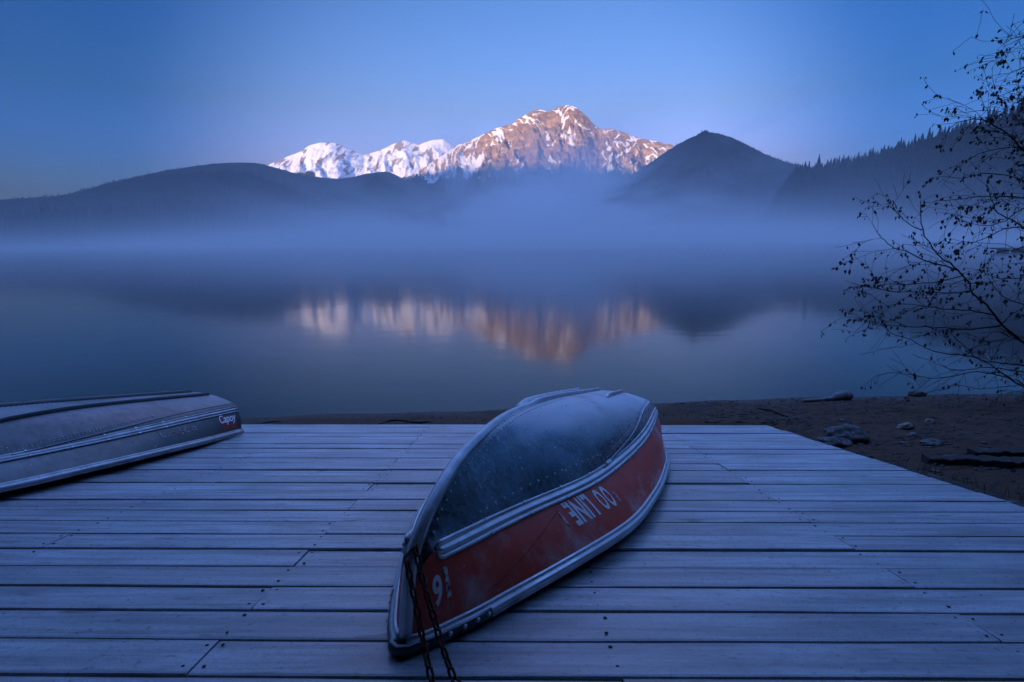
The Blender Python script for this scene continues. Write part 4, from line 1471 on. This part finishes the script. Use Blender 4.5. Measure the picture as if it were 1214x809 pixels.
# ================================================================== BUSH AT THE WATER'S EDGE
def bush():
    YB = 9.6
    r = random.Random(12)
    base = on_z(1300, 474, .08); base = Vector((base.x, base.y, float(ground_z(base.x, base.y)) - .03))
    root = empty('alder_bush', Matrix.Translation(base))
    tag(root, 'bare alder bush with a few withered leaves leaning over the water', 'bush')
    YB = base.y
    wood = MB(); twig = MB(); leaf = MB()
    loc = lambda px, py, dy: at_y(px, py, YB + dy) - base
    stem = [loc(1300, 474, 0), loc(1292, 420, .05), loc(1283, 340, .1), loc(1274, 240, .0), loc(1264, 140, -.1), loc(1250, 50, -.15), loc(1238, -40, -.2), loc(1222, -90, -.2)]
    stem[0] = Vector((0, 0, 0))
    wood.tube(stem, [.075, .066, .058, .050, .040, .028, .016, .006], 8)
    st2 = [Vector((.15, .1, 0)), loc(1330, 400, .5), loc(1350, 280, .6), loc(1365, 150, .7), loc(1370, 10, .8)]
    wood.tube(st2, [.06, .05, .042, .03, .01], 8)
    BR = [
     ([(1290, 470), (1250, 432), (1214, 406), (1187, 384), (1170, 362), (1153, 348), (1149, 336), (1135, 320), (1114, 304), (1102, 288), (1093, 272), (1091, 250), (1091, 240)], .028, .0),
     ([(1135, 320), (1098, 309), (1080, 300), (1060, 294), (1045, 282), (1034, 265)], .012, -.15),
     ([(1093, 273), (1078, 266), (1066, 255), (1057, 246), (1050, 234)], .007, .15),
     ([(1153, 346), (1130, 347), (1098, 347), (1060, 346), (1037, 341)], .010, -.2),
     ([(1140, 327), (1120, 333), (1090, 336), (1066, 337), (1045, 334)], .008, .3),
     ([(1187, 386), (1150, 391), (1105, 388), (1050, 386), (1033, 385), (1022, 378)], .013, -.1),
     ([(1178, 374), (1150, 368), (1110, 366), (1075, 360), (1052, 362), (1036, 352)], .010, .25),
     ([(1296, 473), (1240, 441), (1214, 434), (1172, 429), (1150, 423), (1120, 419), (1095, 412), (1080, 402), (1060, 397), (1048, 388)], .018, -.35),
     ([(1296, 474), (1240, 470), (1214, 460), (1190, 443), (1175, 433), (1157, 424), (1145, 412), (1130, 398)], .018, -.5),
     ([(1298, 474), (1225, 461), (1205, 451), (1160, 441), (1130, 446), (1103, 449), (1080, 444), (1055, 442), (1040, 445)], .014, -.6),
     ([(1103, 449), (1092, 459), (1082, 466)], .005, -.6),
     ([(1298, 474), (1240, 455), (1214, 457), (1195, 458), (1160, 461), (1135, 456), (1120, 462)], .012, -.7),
     ([(1296, 472), (1240, 450), (1205, 440), (1170, 436), (1140, 440), (1120, 436), (1105, 428)], .013, -.2),
     ([(1283, 340), (1250, 300), (1214, 269), (1183, 253), (1178, 243), (1172, 230), (1170, 218)], .020, .0),
     ([(1214, 269), (1190, 272), (1165, 284), (1150, 288), (1140, 296)], .010, -.2),
     ([(1230, 284), (1205, 296), (1180, 300), (1172, 312)], .010, .2),
     ([(1274, 240), (1240, 205), (1214, 180), (1196, 160), (1180, 150), (1165, 142), (1145, 143), (1128, 150), (1121, 163)], .018, -.1),
     ([(1178, 149), (1172, 138), (1168, 125), (1160, 118)], .005, -.1),
     ([(1268, 170), (1240, 135), (1214, 118), (1195, 118), (1175, 125), (1160, 140)], .013, .2),
     ([(1264, 140), (1235, 105), (1214, 102), (1200, 108), (1182, 115)], .012, -.3),
     ([(1258, 100), (1235, 76), (1214, 80), (1200, 85), (1192, 93)], .010, .1),
     ([(1250, 60), (1232, 38), (1214, 42), (1200, 46), (1187, 55)], .009, -.1),
     ([(1214, 42), (1205, 52), (1195, 62)], .004, -.1),
     ([(1274, 240), (1240, 200), (1214, 176), (1185, 176), (1160, 183), (1145, 191)], .013, .35),
     ([(1276, 262), (1240, 240), (1214, 235), (1170, 233), (1130, 237), (1108, 239)], .013, -.3),
     ([(1278, 280), (1240, 235), (1214, 215), (1190, 208), (1165, 205), (1140, 212), (1120, 209)], .013, .1),
     ([(1280, 300), (1245, 262), (1214, 248), (1192, 262), (1165, 268), (1140, 262)], .012, .5),
     ([(1283, 330), (1240, 306), (1214, 300), (1190, 290), (1160, 288)], .012, -.4),
     ([(1285, 360), (1250, 340), (1214, 330), (1185, 330), (1160, 320)], .014, .4),
     ([(1288, 400), (1245, 370), (1214, 362), (1190, 352), (1172, 330)], .015, .6),
     ([(1288, 410), (1245, 400), (1214, 400), (1180, 405), (1150, 402)], .013, .6),
     ([(1262, 120), (1240, 70), (1225, 55), (1212, 64), (1210, 75)], .009, .3),
     ([(1268, 200), (1235, 170), (1214, 150), (1203, 138), (1196, 128)], .010, .4),
    ]
    def leafy(p, d, big=1.0):
        """one small withered leaf or alder cone hanging at p"""
        if r.random() < .55:
            L = r.uniform(.040, .072) * big; w = L * .30
            dn = (Vector((r.gauss(0, .35), r.gauss(0, .35), -1)) + d * .3).normalized()
            sd = dn.orthogonal().normalized(); sd = (Quaternion(dn, r.random() * 6) @ sd)
            nr = dn.cross(sd)
            leaf.add([p, p + dn * L * .4 + sd * w + nr * .006, p + dn * L, p + dn * L * .4 - sd * w + nr * .006, p + dn * L * .5 - nr * .004],
                     [(0, 1, 4), (1, 2, 4), (2, 3, 4), (3, 0, 4)])
        else:
            a = r.uniform(.011, .018) * big
            q = p + Vector((0, 0, -a))
            leaf.add([q + Vector(v) * a for v in ((1, 0, 0), (-.5, .87, 0), (-.5, -.87, 0), (0, 0, 1.4), (0, 0, -1.6))],
                     [(0, 1, 3), (1, 2, 3), (2, 0, 3), (1, 0, 4), (2, 1, 4), (0, 2, 4)])
    def grow(p, d, L, rad, depth, leafiness):
        n = max(3, int(L / .07))
        pts = [p.copy()]; rd = [rad]
        droop = r.uniform(-.06, .10)
        for i in range(n):
            d = (d + Vector((r.gauss(0, .13), r.gauss(0, .13), r.gauss(0, .13) - droop * .5))).normalized()
            pts.append(pts[-1] + d * L / n); rd.append(rad * (1 - .75 * (i + 1) / n))
            if depth > 0 and i > 0 and r.random() < .52:
                s = (d + Vector((r.gauss(0, .6), r.gauss(0, .6), r.gauss(0, .55)))).normalized()
                grow(pts[-1], s, L * r.uniform(.3, .6), rad * .6, depth - 1, leafiness)
            if r.random() < leafiness * (.40 if depth == 0 else .18):
                for _ in range(r.choice((1, 1, 2))):
                    leafy(pts[-1] + Vector((r.gauss(0, .012), r.gauss(0, .012), -.008)), d)
        twig.tube(pts, [max(q, .0027) for q in rd], 3, False)
        if r.random() < leafiness:
            for _ in range(r.choice((1, 2, 3))):
                leafy(pts[-1] + Vector((r.gauss(0, .02), r.gauss(0, .02), r.gauss(0, .014))), d, 1.15)
    for pix, rad, dy in BR:
        n = len(pix)
        P_ = []
        for i, q in enumerate(pix):
            f = i / (n - 1)
            P_.append(loc(q[0], q[1], dy * min(1, f * 2.2) + .22 * math.sin(i * 1.3 + dy * 9) * f))
        fine, rr = [], []
        for i in range(n - 1):
            a0, a1, a2, a3 = P_[max(i - 1, 0)], P_[i], P_[i + 1], P_[min(i + 2, n - 1)]
            k = max(2, int((a2 - a1).length / .10))
            for j in range(k):
                f = j / k
                c = 0.5 * (2 * a1 + (a2 - a0) * f + (2 * a0 - 5 * a1 + 4 * a2 - a3) * f * f + (3 * a1 - a0 - 3 * a2 + a3) * f ** 3)
                fine.append(c + Vector((r.gauss(0, .006), r.gauss(0, .006), r.gauss(0, .006))))
        fine.append(P_[-1])
        m = len(fine)
        rr = [rad * (1 - .86 * (i / (m - 1)) ** .8) + .0018 for i in range(m)]
        wood.tube(fine, rr, 5)
        for i in range(2, m):
            q = fine[i]; d = (fine[min(i + 1, m - 1)] - fine[i - 1]).normalized()
            low = (base + q).z < 1.25
            if r.random() < (.50 if low else .66):
                s = (d * .9 + Vector((r.gauss(.12, .45), r.gauss(0, .6), r.gauss(.0, .55)))).normalized()
                grow(q, s, r.uniform(.22, .75), max(.0022, rr[i] * .42), 1 if i < m * .8 else 0, .12 if low else .52)
        grow(fine[-1], (fine[-1] - fine[-3]).normalized(), .22, .0024, 1, .3 if pix[-1][1] > 385 else .9)
    w = wood.build('trunk', M['bark'], root, True)
    t = twig.build('twigs', M['bark'], root); t['kind'] = 'stuff'
    l = leaf.build('withered_leaves', M['leaf'], root); l['kind'] = 'stuff'
bush()

# ================================================================== FAR DOCK BEHIND THE BUSH
def far_dock():
    p = on_z(1190, 298.5)
    root = empty('floating_dock', Matrix.Translation((p.x + 1.5, p.y + 1.0, 0)) @ Matrix.Rotation(R(4), 4, 'Z'))
    tag(root, 'small frosty floating dock on the far water behind the bush', 'dock')
    L, Wd = 11.0, 2.4
    n = 24
    m = MB(); m.box((0, 0, 0), (L / n - .03, Wd, .06)); me = mesh_data('plank', m.v, m.f); me.materials.append(M['deck'])
    for k in range(n):
        o = link('plank', me, None, root); o.location = (-2.0 + L * (k + .5) / n, 0, .66)
    for y in (-Wd / 2 + .1, Wd / 2 - .1):
        m = MB(); m.box((0, 0, 0), (L, .12, .22)); o = m.build('beam', M['drift'], root); o.location = (L / 2 - 2.0, y, .51)
    for k in range(4):
        m = MB(); m.tube([(0, -1.0, 0), (0, -.9, 0), (0, .9, 0), (0, 1.0, 0)], [.2, .27, .27, .2], 14)
        o = m.build('float', M['drift'], root, True); o.location = (-.8 + 2.9 * k, 0, .18)
far_dock()
